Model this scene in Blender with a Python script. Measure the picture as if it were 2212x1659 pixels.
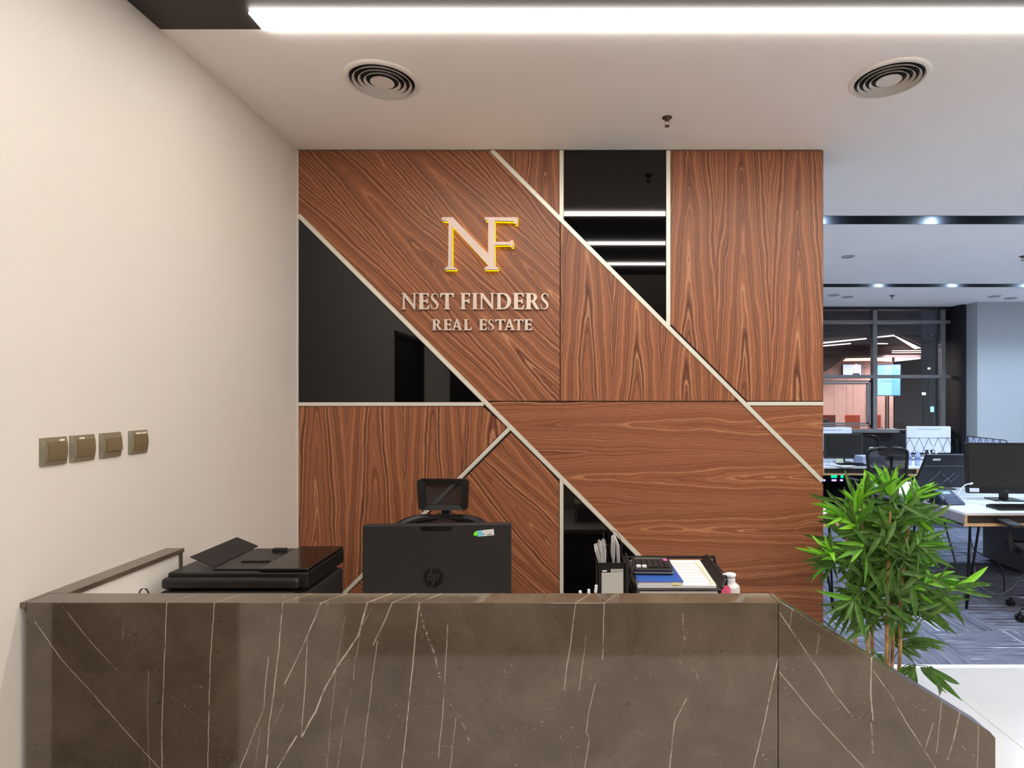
import bpy, math, random
from mathutils import Vector, Matrix
random.seed(7)
sc = bpy.context.scene
COL = sc.collection
for o in list(bpy.data.objects): bpy.data.objects.remove(o)
PI = math.pi
F, VX, VY, EYE = 1230.0, 1247.0, 852.0, 1.68
CH = 3.052          # ceiling height
# ---------------------------------------------------------------- camera
cam_d = bpy.data.cameras.new('camera'); cam = bpy.data.objects.new('camera', cam_d); COL.objects.link(cam)
cam.location = (0, 0, EYE); cam.rotation_euler = (PI/2, 0, 0)
cam_d.sensor_width = 36; cam_d.lens = F/2212*36
cam_d.shift_x = -(VX-1106)/2212; cam_d.shift_y = (VY-829.5)/2212
cam_d.clip_start = .05; cam_d.clip_end = 100
sc.camera = cam
# ---------------------------------------------------------------- world, exposure
wd = bpy.data.worlds.new('night'); sc.world = wd; wd.use_nodes = True
wd.node_tree.nodes['Background'].inputs[0].default_value = (.02, .025, .04, 1)
wd.node_tree.nodes['Background'].inputs[1].default_value = .25
vs = sc.view_settings
vs.view_transform = 'Standard'; vs.look = 'None'; vs.gamma = 1; vs.use_curve_mapping = False
vs.exposure = 1.06
sc.cycles.max_bounces = 9; sc.cycles.diffuse_bounces = 8; sc.cycles.glossy_bounces = 5
sc.cycles.transparent_max_bounces = 10; sc.cycles.sample_clamp_indirect = 6
sc.cycles.use_denoising = True
STRIP = 14.0        # strength of the linear lights
SPOT = 30.0          # watts of a slot downlight
# ---------------------------------------------------------------- helpers
def srgb(r, g, b):
    f = lambda c: (c/255/12.92) if c/255 <= .04045 else ((c/255+.055)/1.055)**2.4
    return (f(r), f(g), f(b), 1)
def W(px, py, Y): return Vector(((px-VX)/F*Y, Y, EYE-(py-VY)/F*Y))
class N:
    def __init__(s, name):
        s.m = bpy.data.materials.new(name); s.m.use_nodes = True
        s.t = s.m.node_tree; s.b = s.t.nodes['Principled BSDF']; s.o = s.t.nodes['Material Output']
    def n(s, typ, ins=None, **kw):
        nd = s.t.nodes.new(typ)
        for k, v in kw.items(): setattr(nd, k, v)
        if ins:
            for k, v in ins.items():
                if isinstance(v, bpy.types.NodeSocket): s.t.links.new(v, nd.inputs[k])
                else: nd.inputs[k].default_value = v
        return nd
    def math(s, op, a, b=0.0, c=None, clamp=False):
        nd = s.n('ShaderNodeMath', operation=op, use_clamp=clamp)
        for i, v in enumerate((a, b, c)):
            if v is None: continue
            if isinstance(v, bpy.types.NodeSocket): s.t.links.new(v, nd.inputs[i])
            else: nd.inputs[i].default_value = v
        return nd.outputs[0]
    def ramp(s, fac, stops, interp='LINEAR'):
        nd = s.n('ShaderNodeValToRGB', {0: fac}); r = nd.color_ramp; r.interpolation = interp
        while len(r.elements) < len(stops): r.elements.new(.5)
        for e, (p, c) in zip(r.elements, stops): e.position = p; e.color = c
        return nd.outputs[0]
    def noise(s, vec, scale=5, detail=3, rough=.5, dist=0, dims='3D'):
        nd = s.n('ShaderNodeTexNoise', noise_dimensions=dims)
        if dims == '1D': s.t.links.new(vec, nd.inputs['W'])
        else: s.t.links.new(vec, nd.inputs['Vector'])
        nd.inputs['Scale'].default_value = scale; nd.inputs['Detail'].default_value = detail
        nd.inputs['Roughness'].default_value = rough; nd.inputs['Distortion'].default_value = dist
        return nd.outputs[0]
    def mix(s, f, a, b, bt='MIX'):
        nd = s.n('ShaderNodeMix', data_type='RGBA', blend_type=bt)
        for i, v in ((0, f), (6, a), (7, b)):
            if isinstance(v, bpy.types.NodeSocket): s.t.links.new(v, nd.inputs[i])
            else: nd.inputs[i].default_value = v
        return nd.outputs[2]
    def pos(s): return s.n('ShaderNodeNewGeometry').outputs['Position']
    def set(s, **kw):
        for k, v in kw.items():
            k = {'col': 'Base Color', 'rough': 'Roughness', 'metal': 'Metallic', 'spec': 'Specular IOR Level', 'ior': 'IOR',
                 'coat': 'Coat Weight', 'crough': 'Coat Roughness', 'trans': 'Transmission Weight', 'alpha': 'Alpha',
                 'emit': 'Emission Color', 'es': 'Emission Strength', 'nor': 'Normal', 'sheen': 'Sheen Weight'}[k]
            if isinstance(v, bpy.types.NodeSocket): s.t.links.new(v, s.b.inputs[k])
            else: s.b.inputs[k].default_value = v
        return s
    def bump(s, h, strength=.2, dist=.002):
        return s.n('ShaderNodeBump', {'Height': h, 'Strength': strength, 'Distance': dist}).outputs[0]
def flat(name, rgb, rough=.5, metal=0, var=.06, bump=0, bscale=200, spec=.5, emit=None, es=0, nscale=6):
    """procedural plain finish: slight tone variation and optional fine relief"""
    m = N(name); p = m.n('ShaderNodeTexCoord').outputs['Object']
    c = srgb(*rgb); n = m.noise(p, nscale, 3)
    lo = tuple(x*(1-var) for x in c[:3])+(1,); hi = tuple(min(1, x*(1+var)) for x in c[:3])+(1,)
    m.set(col=m.ramp(n, [(.3, lo), (.7, hi)]), rough=rough, metal=metal, spec=spec)
    if bump: m.set(nor=m.bump(m.noise(p, bscale, 2), bump, .001))
    if emit: m.set(emit=srgb(*emit), es=es)
    return m.m
MATS = {}
def M(k, *a, **kw):
    if k not in MATS: MATS[k] = flat(k, *a, **kw)
    return MATS[k]

class MB:
    def __init__(s): s.v = []; s.f = []
    def add(s, vs, fs):
        k = len(s.v); s.v += [Vector(v) for v in vs]; s.f += [tuple(i+k for i in f) for f in fs]; return s
    def box(s, x0, x1, y0, y1, z0, z1, R=None, T=None):
        vs = [Vector((x, y, z)) for z in (z0, z1) for y in (y0, y1) for x in (x0, x1)]
        if R is not None: vs = [R @ v for v in vs]
        if T is not None: vs = [v+Vector(T) for v in vs]
        return s.add(vs, [(0, 2, 3, 1), (4, 5, 7, 6), (0, 1, 5, 4), (2, 6, 7, 3), (0, 4, 6, 2), (1, 3, 7, 5)])
    def prism(s, pts, d0, d1, axis='y'):
        """polygon pts (a,b) extruded along axis"""
        n = len(pts)
        mk = {'y': lambda a, b, d: (a, d, b), 'z': lambda a, b, d: (a, b, d), 'x': lambda a, b, d: (d, a, b)}[axis]
        vs = [mk(a, b, d0) for a, b in pts]+[mk(a, b, d1) for a, b in pts]
        fs = [tuple(range(n)), tuple(range(2*n-1, n-1, -1))]+[(i+n, (i+1) % n+n, (i+1) % n, i) for i in range(n)]
        return s.add(vs, fs)
    def tube(s, pts, r, n=8, caps=True):
        pts = [Vector(p) for p in pts]; rings = []
        rs = r if isinstance(r, (list, tuple)) else [r]*len(pts)
        up = None
        for i, p in enumerate(pts):
            t = (pts[min(i+1, len(pts)-1)]-pts[max(i-1, 0)]).normalized()
            if up is None: up = Vector((0, 0, 1)) if abs(t.z) < .9 else Vector((1, 0, 0))
            a = t.cross(up).normalized(); b = t.cross(a).normalized(); up = -b if False else up
            rings.append([p+(a*math.cos(2*PI*k/n)+b*math.sin(2*PI*k/n))*rs[i] for k in range(n)])
        vs = [v for R_ in rings for v in R_]; fs = []
        for i in range(len(pts)-1):
            for k in range(n): fs.append((i*n+k, (i+1)*n+k, (i+1)*n+(k+1) % n, i*n+(k+1) % n))
        if caps: fs += [tuple(range(n)), tuple(range((len(pts)-1)*n+n-1, (len(pts)-1)*n-1, -1))]
        return s.add(vs, fs)
    def lathe(s, prof, n=24, c=(0, 0, 0), caps=True):
        """profile (r,z) about z through c"""
        c = Vector(c); k0 = len(prof); vs = []; fs = []
        for r, z in prof:
            for k in range(n): vs.append(c+Vector((r*math.cos(2*PI*k/n), r*math.sin(2*PI*k/n), z)))
        for i in range(k0-1):
            for k in range(n): fs.append((i*n+k, i*n+(k+1) % n, (i+1)*n+(k+1) % n, (i+1)*n+k))
        if caps and prof[0][0] > 1e-6: fs.append(tuple(range(n-1, -1, -1)))
        if caps and prof[-1][0] > 1e-6: fs.append(tuple(range((k0-1)*n, k0*n)))
        return s.add(vs, fs)
    def rbox(s, x0, x1, y0, y1, z0, z1, r, axis='y', n=4):
        """box with rounded corners in the plane across axis"""
        a0, a1, b0, b1, d0, d1 = {'y': (x0, x1, z0, z1, y0, y1), 'z': (x0, x1, y0, y1, z0, z1), 'x': (y0, y1, z0, z1, x0, x1)}[axis]
        pts = []
        for cx, cy, a in ((a1-r, b0+r, -90), (a1-r, b1-r, 0), (a0+r, b1-r, 90), (a0+r, b0+r, 180)):
            for i in range(n+1):
                t = math.radians(a+90*i/n); pts.append((cx+r*math.cos(t), cy+r*math.sin(t)))
        return s.prism(pts, d0, d1, axis)
    def xf(s, Mx, start=0):
        for i in range(start, len(s.v)): s.v[i] = Mx @ s.v[i]
        return s
ORG = {}
def link(name, data, parent=None, loc=(0, 0, 0)):
    o = bpy.data.objects.new(name, data); COL.objects.link(o); o.parent = parent; o.location = loc; return o
def build(mb, name, mat, parent=None, world=False, bevel=0, smooth=False, seg=2):
    vs = mb.v
    loc = Vector((0, 0, 0))
    if parent is None:
        xs = [v.x for v in vs]; ys = [v.y for v in vs]; zs = [v.z for v in vs]
        loc = Vector(((min(xs)+max(xs))/2, (min(ys)+max(ys))/2, min(zs))); vs = [v-loc for v in vs]
    elif world: vs = [v-ORG[parent.name] for v in vs]
    me = bpy.data.meshes.new(name); me.from_pydata([tuple(v) for v in vs], [], mb.f)
    if mat: me.materials.append(mat)
    me.validate(); me.update()
    if smooth:
        for p in me.polygons: p.use_smooth = True
        me.set_sharp_from_angle(angle=math.radians(38))
    o = link(name, me, parent, loc)
    ORG[o.name] = loc if parent is None else ORG.get(parent.name, Vector())
    if bevel:
        b = o.modifiers.new('bevel', 'BEVEL'); b.width = bevel; b.segments = seg; b.limit_method = 'ANGLE'; b.angle_limit = math.radians(40)
    return o
def tag(o, label=None, cat=None, group=None, kind=None):
    if label: o['label'] = label
    if cat: o['category'] = cat
    if group: o['group'] = group
    if kind: o['kind'] = kind
    return o
def thing(name, label, cat, loc=(0, 0, 0), rz=0, group=None):
    o = link(name, None, None, loc); o.rotation_euler = (0, 0, rz); o.empty_display_size = .1
    ORG[o.name] = Vector(loc); return tag(o, label, cat, group)
def lab(o, l): o['label'] = l; return o
def box(x0, x1, y0, y1, z0, z1): return MB().box(x0, x1, y0, y1, z0, z1)
def struct(name, mb, mat, **kw): return tag(build(mb, name, mat, **kw), kind='structure')
def dup(root, loc, rz=None, label=None, group=None):
    def cp(o, par):
        c = o.copy(); COL.objects.link(c); c.parent = par
        for ch in kids.get(o.name, []): cp(ch, c)
        return c
    kids = {}
    def walk(o):
        kids[o.name] = list(o.children)
        for ch in o.children: walk(ch)
    walk(root)
    r = cp(root, None); r.location = loc
    if rz is not None: r.rotation_euler = (0, 0, rz)
    if label: r['label'] = label
    if group: r['group'] = group
    return r
# ---------------------------------------------------------------- materials
def veneer(name, ang, off, seed, per=.306, tone=.93, taper=.06, ring=1.0, yoff=0.0):
    """bookmatched crown-cut walnut; grain runs at ang degrees from vertical, off = centre of a crown (m)"""
    m = N(name); p = m.pos()
    rot = m.n('ShaderNodeVectorRotate', {'Vector': p, 'Center': (0, 0, 0), 'Axis': (0, 1, 0), 'Angle': math.radians(ang)}, rotation_type='AXIS_ANGLE').outputs[0]
    sx = m.n('ShaderNodeSeparateXYZ', {0: rot}); u, v = sx.outputs[0], sx.outputs[2]
    low = m.n('ShaderNodeCombineXYZ', {0: m.math('MULTIPLY', u, 3.0), 1: seed, 2: m.math('MULTIPLY', v, 1.6)}).outputs[0]
    w1 = m.math('SUBTRACT', m.noise(low, 1.0, 2), .5)
    uu = m.math('ADD', m.math('SUBTRACT', u, off), m.math('MULTIPLY', w1, .05))
    pp = m.math('PINGPONG', uu, per/2)
    cell = m.math('FLOOR', m.math('DIVIDE', m.math('ADD', uu, per/2), per))
    r = m.math('SQRT', m.math('ADD', m.math('MULTIPLY', pp, pp), .00018))
    # long slow waves along the grain open the crowns into eyes
    mid = m.n('ShaderNodeCombineXYZ', {0: m.math('MULTIPLY', u, 9.0), 1: m.math('ADD', m.math('MULTIPLY', cell, .35), seed+4), 2: m.math('MULTIPLY', v, 2.6)}).outputs[0]
    w2 = m.math('SUBTRACT', m.noise(mid, 1.0, 3), .5)
    fine = m.n('ShaderNodeCombineXYZ', {0: m.math('MULTIPLY', u, 34.0), 1: seed, 2: m.math('MULTIPLY', v, 5.0)}).outputs[0]
    w3 = m.math('SUBTRACT', m.noise(fine, 1.0, 2), .5)
    q = m.math('ADD', r, m.math('MULTIPLY', m.math('ADD', v, yoff), taper))
    q = m.math('ADD', q, m.math('MULTIPLY', w2, .055)); q = m.math('ADD', q, m.math('MULTIPLY', w3, .0045))
    q = m.math('ADD', q, m.math('MULTIPLY', cell, .013))
    ringn = m.noise(m.math('MULTIPLY', q, 96.0*ring), 1.0, 3.5, .62, dims='1D')
    broad = m.noise(m.math('ADD', m.math('MULTIPLY', q, 34.0), 7.7), 1.0, 2, .5, dims='1D')
    t = lambda r_, g, b: tuple(min(1, c*tone) for c in srgb(r_, g, b)[:3])+(1,)
    c1 = m.ramp(ringn, [(.31, t(58, 30, 18)), (.40, t(118, 68, 44)), (.50, t(154, 95, 65)), (.58, t(160, 100, 68)), (.66, t(228, 166, 120))])
    c2 = m.ramp(broad, [(.36, t(92, 50, 32)), (.60, t(174, 112, 76))])
    c = m.mix(.5, c1, c2)
    st = m.n('ShaderNodeCombineXYZ', {0: m.math('MULTIPLY', u, 900.0), 1: seed, 2: m.math('MULTIPLY', v, 22.0)}).outputs[0]
    pore = m.noise(st, 1.0, 2)
    c = m.mix(m.ramp(pore, [(.50, (0, 0, 0, 1)), (.72, (.5, .5, .5, 1))]), c, t(84, 42, 25))
    m.set(col=c, rough=m.math('ADD', m.math('MULTIPLY', ringn, .12), .34), spec=.35, nor=m.bump(pore, .06, .0004))
    return m.m
def marble():
    m = N('brown_marble'); p = m.pos(); sx = m.n('ShaderNodeSeparateXYZ', {0: p}); x, y, z = sx.outputs
    wob = m.math('MULTIPLY', m.math('SUBTRACT', m.noise(p, 14, 5, .6), .5), 6.0)
    u = m.math('ADD', m.math('MULTIPLY', m.math('SUBTRACT', x, m.math('MULTIPLY', m.math('SUBTRACT', y, 1.6), .6)), F/1.6), VX)
    u = m.math('ADD', u, wob)
    t = m.math('DIVIDE', m.math('SUBTRACT', m.math('MULTIPLY', m.math('SUBTRACT', EYE, z), F/1.6), 1290-VY), 400.0)
    L = lambda pts: [(a/2.011, 1260+b/2.011) for a, b in pts]
    Rr = lambda pts: [(1100+a/1.989, 1260+b/1.989) for a, b in pts]
    V = [(L([(725, 60), (718, 230), (712, 420), (705, 560), (703, 800)]), 1.1, .8),
         (L([(932, 60), (915, 330), (908, 560), (903, 820)]), 1.1, .75),
         (L([(1230, 60), (1210, 280), (1190, 470), (1170, 600), (1155, 820)]), 1.3, .8),
         (L([(1405, 60), (1340, 215), (1290, 330), (1235, 440)]), 1.4, .85),
         (L([(1235, 520), (1165, 670), (1150, 820)]), 1.0, .4),
         (L([(1500, 140), (1465, 340), (1440, 560), (1420, 800)]), .9, .35),
         (L([(1602, 60), (1555, 230), (1460, 370), (1400, 480), (1370, 560), (1310, 665)]), 1.9, 1.0),
         (L([(1288, 663), (1200, 810)]), 1.9, 1.0),
         (L([(1612, 110), (1570, 190), (1545, 330), (1535, 420)]), 1.0, .45),
         (L([(1715, 60), (1660, 190), (1620, 270)]), 1.3, .8),
         (L([(1640, 250), (1615, 430), (1595, 600), (1570, 810)]), 1.1, .6),
         (L([(1525, 455), (1490, 640), (1465, 810)]), 1.0, .4),
         (L([(1825, 60), (1800, 280), (1775, 540), (1745, 820)]), 1.2, .95),
         (L([(1945, 180), (1932, 430), (1928, 520), (1905, 760)]), 1.2, .55),
         (L([(1335, 230), (1325, 450), (1308, 670)]), 1.2, .7),
         (L([(1165, 320), (1145, 540), (1100, 660), (1040, 810)]), 1.2, .65),
         (L([(1132, 630), (1105, 810)]), .9, .4),
         (L([(645, 380), (640, 600), (650, 810)]), .9, .35),
         (L([(540, 150), (533, 240)]), 1.0, .3),
         (L([(150, 165), (265, 330), (430, 510), (560, 660), (700, 812)]), 1.3, .75),
         (L([(272, 100), (400, 260), (510, 380)]), 1.3, .6),
         (L([(510, 380), (760, 500), (1060, 740)]), .9, .18),
         (L([(1980, 585), (1955, 810)]), 1.0, .5),
         (L([(1820, 90), (1840, 180), (1880, 290), (1912, 410)]), 2.6, .6),
         (L([(1930, 490), (1995, 575), (2040, 690)]), 2.6, .5),
         (Rr([(292, 45), (275, 170), (235, 460)]), 1.1, .75),
         (Rr([(330, 230), (300, 460)]), 1.0, .6),
         (Rr([(408, 60), (402, 330)]), 1.1, .65),
         (Rr([(370, 425), (345, 540), (330, 640), (345, 665), (322, 800)]), 1.1, .55),
         (Rr([(762, 495), (710, 600), (700, 680), (690, 800)]), 1.3, .75),
         (Rr([(745, 130), (755, 240), (735, 340), (800, 380), (825, 430)]), 3.0, .3),
         (Rr([(1156, 320), (1130, 440), (1100, 580), (1050, 790)]), 1.2, .75),
         (Rr([(1160, 125), (1230, 230), (1330, 370), (1400, 480), (1465, 560)]), 1.3, .7),
         (Rr([(1160, 380), (1300, 550), (1400, 660), (1532, 800)]), 1.3, .7),
         (Rr([(1216, 100), (1205, 190)]), 1.0, .4),
         (Rr([(1557, 320), (1552, 480), (1565, 590)]), 1.4, .9),
         (Rr([(1556, 600), (1562, 730)]), 2.0, .4),
         (Rr([(1565, 375), (1640, 480), (1720, 620), (1838, 800)]), 1.3, .7),
         (Rr([(1858, 510), (1845, 640), (1835, 730)]), 1.5, .35),
         (Rr([(1822, 600), (1788, 710)]), 1.3, .5),
         (Rr([(1937, 550), (1910, 670), (1883, 760)]), 1.5, .65),
         (Rr([(1922, 665), (1960, 715), (2012, 755)]), 2.2, .3),
         (Rr([(2015, 610), (2012, 800)]), 1.3, .4),
         (Rr([(1330, 215), (1322, 305)]), 1.0, .35)]
    def curve(fac, pts):
        nd = m.n('ShaderNodeFloatCurve', {'Value': fac}); cv = nd.mapping.curves[0]
        while len(cv.points) < len(pts): cv.points.new(.5, .5)
        for q, (a, b) in zip(cv.points, pts): q.location = (a, b); q.handle_type = 'VECTOR'
        nd.mapping.extend = 'HORIZONTAL'; nd.mapping.update(); return nd.outputs[0]
    tot = None
    spot = m.n('ShaderNodeRGBToBW', {0: m.ramp(m.noise(p, 75, 3, .7), [(.50, (0, 0, 0, 1)), (.58, (1, 1, 1, 1))])}).outputs[0]
    for pts, w, st in V:
        c = curve(t, [((b-1290)/400, a/2212) for a, b in pts])
        d = m.math('ABSOLUTE', m.math('SUBTRACT', u, m.math('MULTIPLY', c, 2212.0)))
        i = m.math('MULTIPLY', m.math('SUBTRACT', 1.0, m.math('DIVIDE', d, w*1.25), clamp=True), st)
        t0, t1 = (pts[0][1]-1290)/400, (pts[-1][1]-1290)/400
        if t0 > .02: i = m.math('MULTIPLY', i, m.math('GREATER_THAN', t, t0))
        if t1 < .9: i = m.math('MULTIPLY', i, m.math('LESS_THAN', t, t1))
        if w >= 2.2: i = m.math('MULTIPLY', i, spot)
        tot = i if tot is None else m.math('MAXIMUM', tot, i)
    brk = m.ramp(m.noise(p, 26, 4, .6), [(.34, (.12, .12, .12, 1)), (.52, (1, 1, 1, 1))])
    tot = m.math('MULTIPLY', tot, m.n('ShaderNodeRGBToBW', {0: brk}).outputs[0])
    clump = m.ramp(m.noise(p, 2.3, 2), [(.45, (0, 0, 0, 1)), (.62, (1, 1, 1, 1))])
    base = m.ramp(m.noise(p, 5, 6, .62, .6), [(.28, srgb(78, 67, 55)), (.5, srgb(92, 80, 66)), (.74, srgb(107, 94, 79))])
    pit = m.ramp(m.noise(p, 60, 2), [(.66, (0, 0, 0, 1)), (.72, (1, 1, 1, 1))])
    base = m.mix(m.math('MULTIPLY', pit, .5), base, srgb(52, 42, 34))
    sp = m.ramp(m.noise(p, 95, 3, .7), [(.60, (0, 0, 0, 1)), (.66, (1, 1, 1, 1))])
    sp2 = m.ramp(m.noise(p, 9, 2), [(.58, (0, 0, 0, 1)), (.68, (1, 1, 1, 1))])
    spk = m.math('MULTIPLY', m.math('MULTIPLY', sp, sp2), .5)
    base = m.mix(spk, base, srgb(176, 160, 140))
    col = m.mix(tot, base, srgb(226, 213, 192))
    m.set(col=col, rough=.06, ior=1.62, spec=.6)
    return m.m
def carpet(name, axis):
    m = N(name); p = m.pos(); sx = m.n('ShaderNodeSeparateXYZ', {0: p})
    a = sx.outputs[1-axis]; b = sx.outputs[axis]
    big = m.n('ShaderNodeCombineXYZ', {0: m.math('MULTIPLY', a, 55.0), 1: m.math('MULTIPLY', b, 1.1), 2: 3.0+axis}).outputs[0]
    n1 = m.noise(big, 1.0, 3, .75)
    c = m.ramp(n1, [(.30, srgb(52, 50, 58)), (.42, srgb(92, 93, 104)), (.50, srgb(134, 138, 154)), (.57, srgb(104, 106, 120)), (.66, srgb(214, 218, 232))])
    f = m.noise(p, 420, 2)
    m.set(col=m.mix(.35, c, m.mix(f, srgb(30, 30, 38), srgb(150, 156, 172)), 'SOFT_LIGHT'), rough=.95, spec=.1, nor=m.bump(f, .5, .002))
    return m.m
m = N('white_paint'); p_ = m.pos()
WHITE = m.set(col=m.ramp(m.noise(p_, 1.3, 3), [(.3, srgb(245, 241, 238)), (.7, srgb(249, 245, 242))]), rough=.6, spec=.3, nor=m.bump(m.noise(p_, 260, 2), .08, .0006)).m
m = N('cream_wall_paint'); p_ = m.pos()
CREAM = m.set(col=m.ramp(m.noise(p_, 1.1, 3), [(.3, srgb(214, 206, 196)), (.7, srgb(218, 210, 201))]), rough=.5, spec=.35, nor=m.bump(m.noise(p_, 260, 2), .08, .0006)).m
BLACKC = flat('black_ceiling_paint', (34, 28, 28), .5)
BGLASS = flat('black_glass', (7, 6, 7), .03, var=.02, spec=.55)
TRIM = flat('satin_aluminium', (222, 216, 202), .35, .25, var=.03, nscale=30)
MARBLE = marble()
CAR = [carpet('striped_carpet_x', 0), carpet('striped_carpet_y', 1)]
m = N('porcelain_tile'); p_ = m.pos()
TILE = m.set(col=m.ramp(m.noise(p_, 2, 5, .6), [(.3, srgb(196, 190, 186)), (.7, srgb(206, 200, 196))]), rough=.16, spec=.45).m
BLK = flat('black_plastic', (20, 18, 19), .38, bump=.1)
BLKM = flat('matt_black_plastic', (30, 27, 27), .55, bump=.2, bscale=500)
GLOSSB = flat('gloss_black_plastic', (12, 11, 12), .12)
DARKM = flat('black_metal', (24, 24, 27), .4, .6)
CHROME = flat('chrome', (215, 215, 220), .12, 1)
WPL = flat('white_plastic', (226, 228, 236), .35)
PLY = flat('plywood_edge', (214, 176, 128), .5, var=.12, nscale=40)
LAM = flat('white_laminate', (226, 228, 234), .3)
GRYL = flat('grey_laminate', (140, 136, 142), .5, var=.1)
PAPER = flat('paper', (216, 211, 210), .8)
RUB = flat('black_rubber', (15, 15, 16), .7)
def mesh_mat():
    m = N('chair_mesh_fabric'); uv = m.n('ShaderNodeTexCoord').outputs['Object']
    tr = m.n('ShaderNodeBsdfTransparent'); mx = m.n('ShaderNodeMixShader', {0: .93, 1: tr.outputs[0], 2: m.b.outputs[0]})
    m.set(col=m.ramp(m.noise(uv, 300, 1), [(.3, srgb(22, 18, 20)), (.7, srgb(36, 30, 32))]), rough=.8)
    m.t.links.new(mx.outputs[0], m.o.inputs[0]); return m.m
MESHF = mesh_mat()
def glass_mat(name, tint=(1, 1, 1, 1)):
    m = N(name); tr = m.n('ShaderNodeBsdfTransparent', {0: tint}); gl = m.n('ShaderNodeBsdfGlossy', {'Roughness': .02})
    fr = m.n('ShaderNodeFresnel', {0: 1.5}); mx = m.n('ShaderNodeMixShader', {0: fr.outputs[0], 1: tr.outputs[0], 2: gl.outputs[0]})
    m.t.links.new(mx.outputs[0], m.o.inputs[0]); return m.m
PANE = glass_mat('window_glass', (.85, .87, .9, 1))
CLEAR = glass_mat('clear_plastic', (.93, .95, .97, 1))
def emis(name, rgb, s):
    m = N(name); m.set(col=srgb(*rgb), emit=srgb(*rgb), es=s, rough=.4); return m.m
# ================================================================ LARGE LIGHTS
HOUS = flat('light_housing', (190, 186, 180), .4)
m = N('linear_light_diffuser'); m.set(col=(.9, .9, .9, 1), emit=(1.0, .945, .87, 1), es=STRIP, rough=.5); DIFF = m.m
m = N('fill_light_diffuser'); m.set(col=(.9, .9, .9, 1), emit=(1.0, .945, .87, 1), es=12, rough=.5); DIFF2 = m.m
for i, (y0, y1, lb) in enumerate(((2.032, 2.134, 'long bright white linear light along the edge of the white ceiling, foremost in view'),
                                  (1.19, 1.29, 'linear ceiling light in the middle of the black ceiling, seen mirrored in the black glass'),
                                  (.38, .48, 'rearmost linear light of the black ceiling, lowest bright line mirrored in the black glass'))):
    t = thing('linear_light', lb, 'light', (2.0, y0, CH-.03), group='linear lights in the black ceiling')
    build(box(-1.175, 5.2, y0+.004, y1-.006, CH-.011, CH-.004), 'diffuser', DIFF, t, True)
    build(box(-1.174, 5.199, y0+.012, y1-.014, CH-.0035, CH-.0005), 'housing', HOUS, t, True)
for X in (0, 2.6, 5.2):  # unseen fill lights, added so bounce from the floor brightens the ceiling
    for Y in (-1.3, -3.0):
        t = thing('ceiling_fill_light', 'added square fill light behind the camera, outside the picture', 'light', (X, Y, CH-.03), group='square fill lights added to the entrance ceiling')
        build(box(X-.3, X+.3, Y-.3, Y+.3, CH-.026, CH-.006), 'diffuser', DIFF2, t, True); build(box(X-.31, X+.31, Y-.31, Y+.31, CH-.0055, CH-.0005), 'housing', HOUS, t, True)
# slot downlights of the office
m = N('cool_downlight_lens'); m.set(col=(.9, .9, .9, 1), emit=(.62, .80, 1.0, 1), es=70, rough=.5); COOL = m.m
def downlight(x, y, lb):
    t = thing('slot_downlight', lb, 'light', (x, y, CH+.062), group='cool downlights in the ceiling slots')
    build(MB().lathe([(.030, .0), (.036, .0), (.036, .05), (.030, .05)], 20, caps=False), 'ring', DARKM, t, smooth=True)
    build(MB().lathe([(.0, -.006), (.029, -.006), (.029, .02), (0, .02)], 20), 'lens', COOL, t, smooth=True)
    ld = bpy.data.lights.new('downlight_lamp', 'SPOT'); ld.energy = SPOT; ld.spot_size = math.radians(140); ld.spot_blend = .7; ld.color = (.62, .80, 1.0); ld.shadow_soft_size = .022
    lo = link('lamp', ld, t, (0, .0, -.035))
    l2 = bpy.data.lights.new('slot_glow_lamp', 'POINT'); l2.energy = 3.0; l2.color = (.50, .74, 1.0); l2.shadow_soft_size = .018; link('glow_lamp', l2, t, (0, .02, -.042))
for i in range(9):
    downlight(1.07+.905*i, 4.50, 'cool downlight in the nearer ceiling slot, %s' % ('at the corner of the wood wall' if i == 1 else 'right of the wood wall edge' if i == 2 else 'hidden behind the wood wall' if i == 0 else 'number %d outside the picture to the right' % (i-2)))
for i in range(7):
    downlight(2.93+.95*i, 7.19, 'cool downlight in the farther ceiling slot, %s' % ('left one of the pair in view' if i == 1 else 'right one of the pair in view' if i == 2 else 'hidden behind the wood wall' if i == 0 else 'number %d outside the picture to the right' % (i-2)))
# ================================================================ ROOM SHELL
XL, XR, YB, YW = -1.567, 9.0, -4.5, 8.93
struct('wall_left', box(XL-.15, XL, YB, .57, 0, CH+.3).box(XL-.15, XL, .57, 1.50, 2.23, CH+.3).box(XL-.15, XL, 1.50, 3.49, 0, CH+.3), CREAM)
DOORM = flat('dark_brown_door', (26, 18, 15), .3)
d = struct('door_1', box(XL-.10, XL-.05, .60, 1.47, 0, 2.20), DOORM)
build(MB().box(XL-.12, XL+.008, .57, .60, 0, 2.23).box(XL-.12, XL+.008, 1.47, 1.50, 0, 2.23).box(XL-.12, XL+.008, .57, 1.50, 2.20, 2.23), 'door_frame', DOORM, d, True)
build(MB().tube([(XL-.05, .68, 1.0), (XL-.005, .68, 1.0), (XL-.005, .80, 1.0)], .009), 'door_handle', CHROME, d, True, smooth=True)
d = struct('door_2', box(XL-.02, XL+.012, -3.9, -.65, 0, 2.6), BGLASS)
build(MB().box(XL, XL+.03, -3.93, -3.9, 0, 2.63).box(XL, XL+.03, -.65, -.62, 0, 2.63).box(XL, XL+.03, -3.93, -.62, 2.6, 2.63), 'door_frame', DARKM, d, True)
struct('wall_rear', box(XL-.15, XR+.15, YB-.15, YB, 0, CH+.3), flat('grey_rear_wall', (70, 64, 60), .5))
struct('wall_right', box(XR, XR+.15, YB, YW+.15, 0, CH+.3), WHITE)
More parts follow.
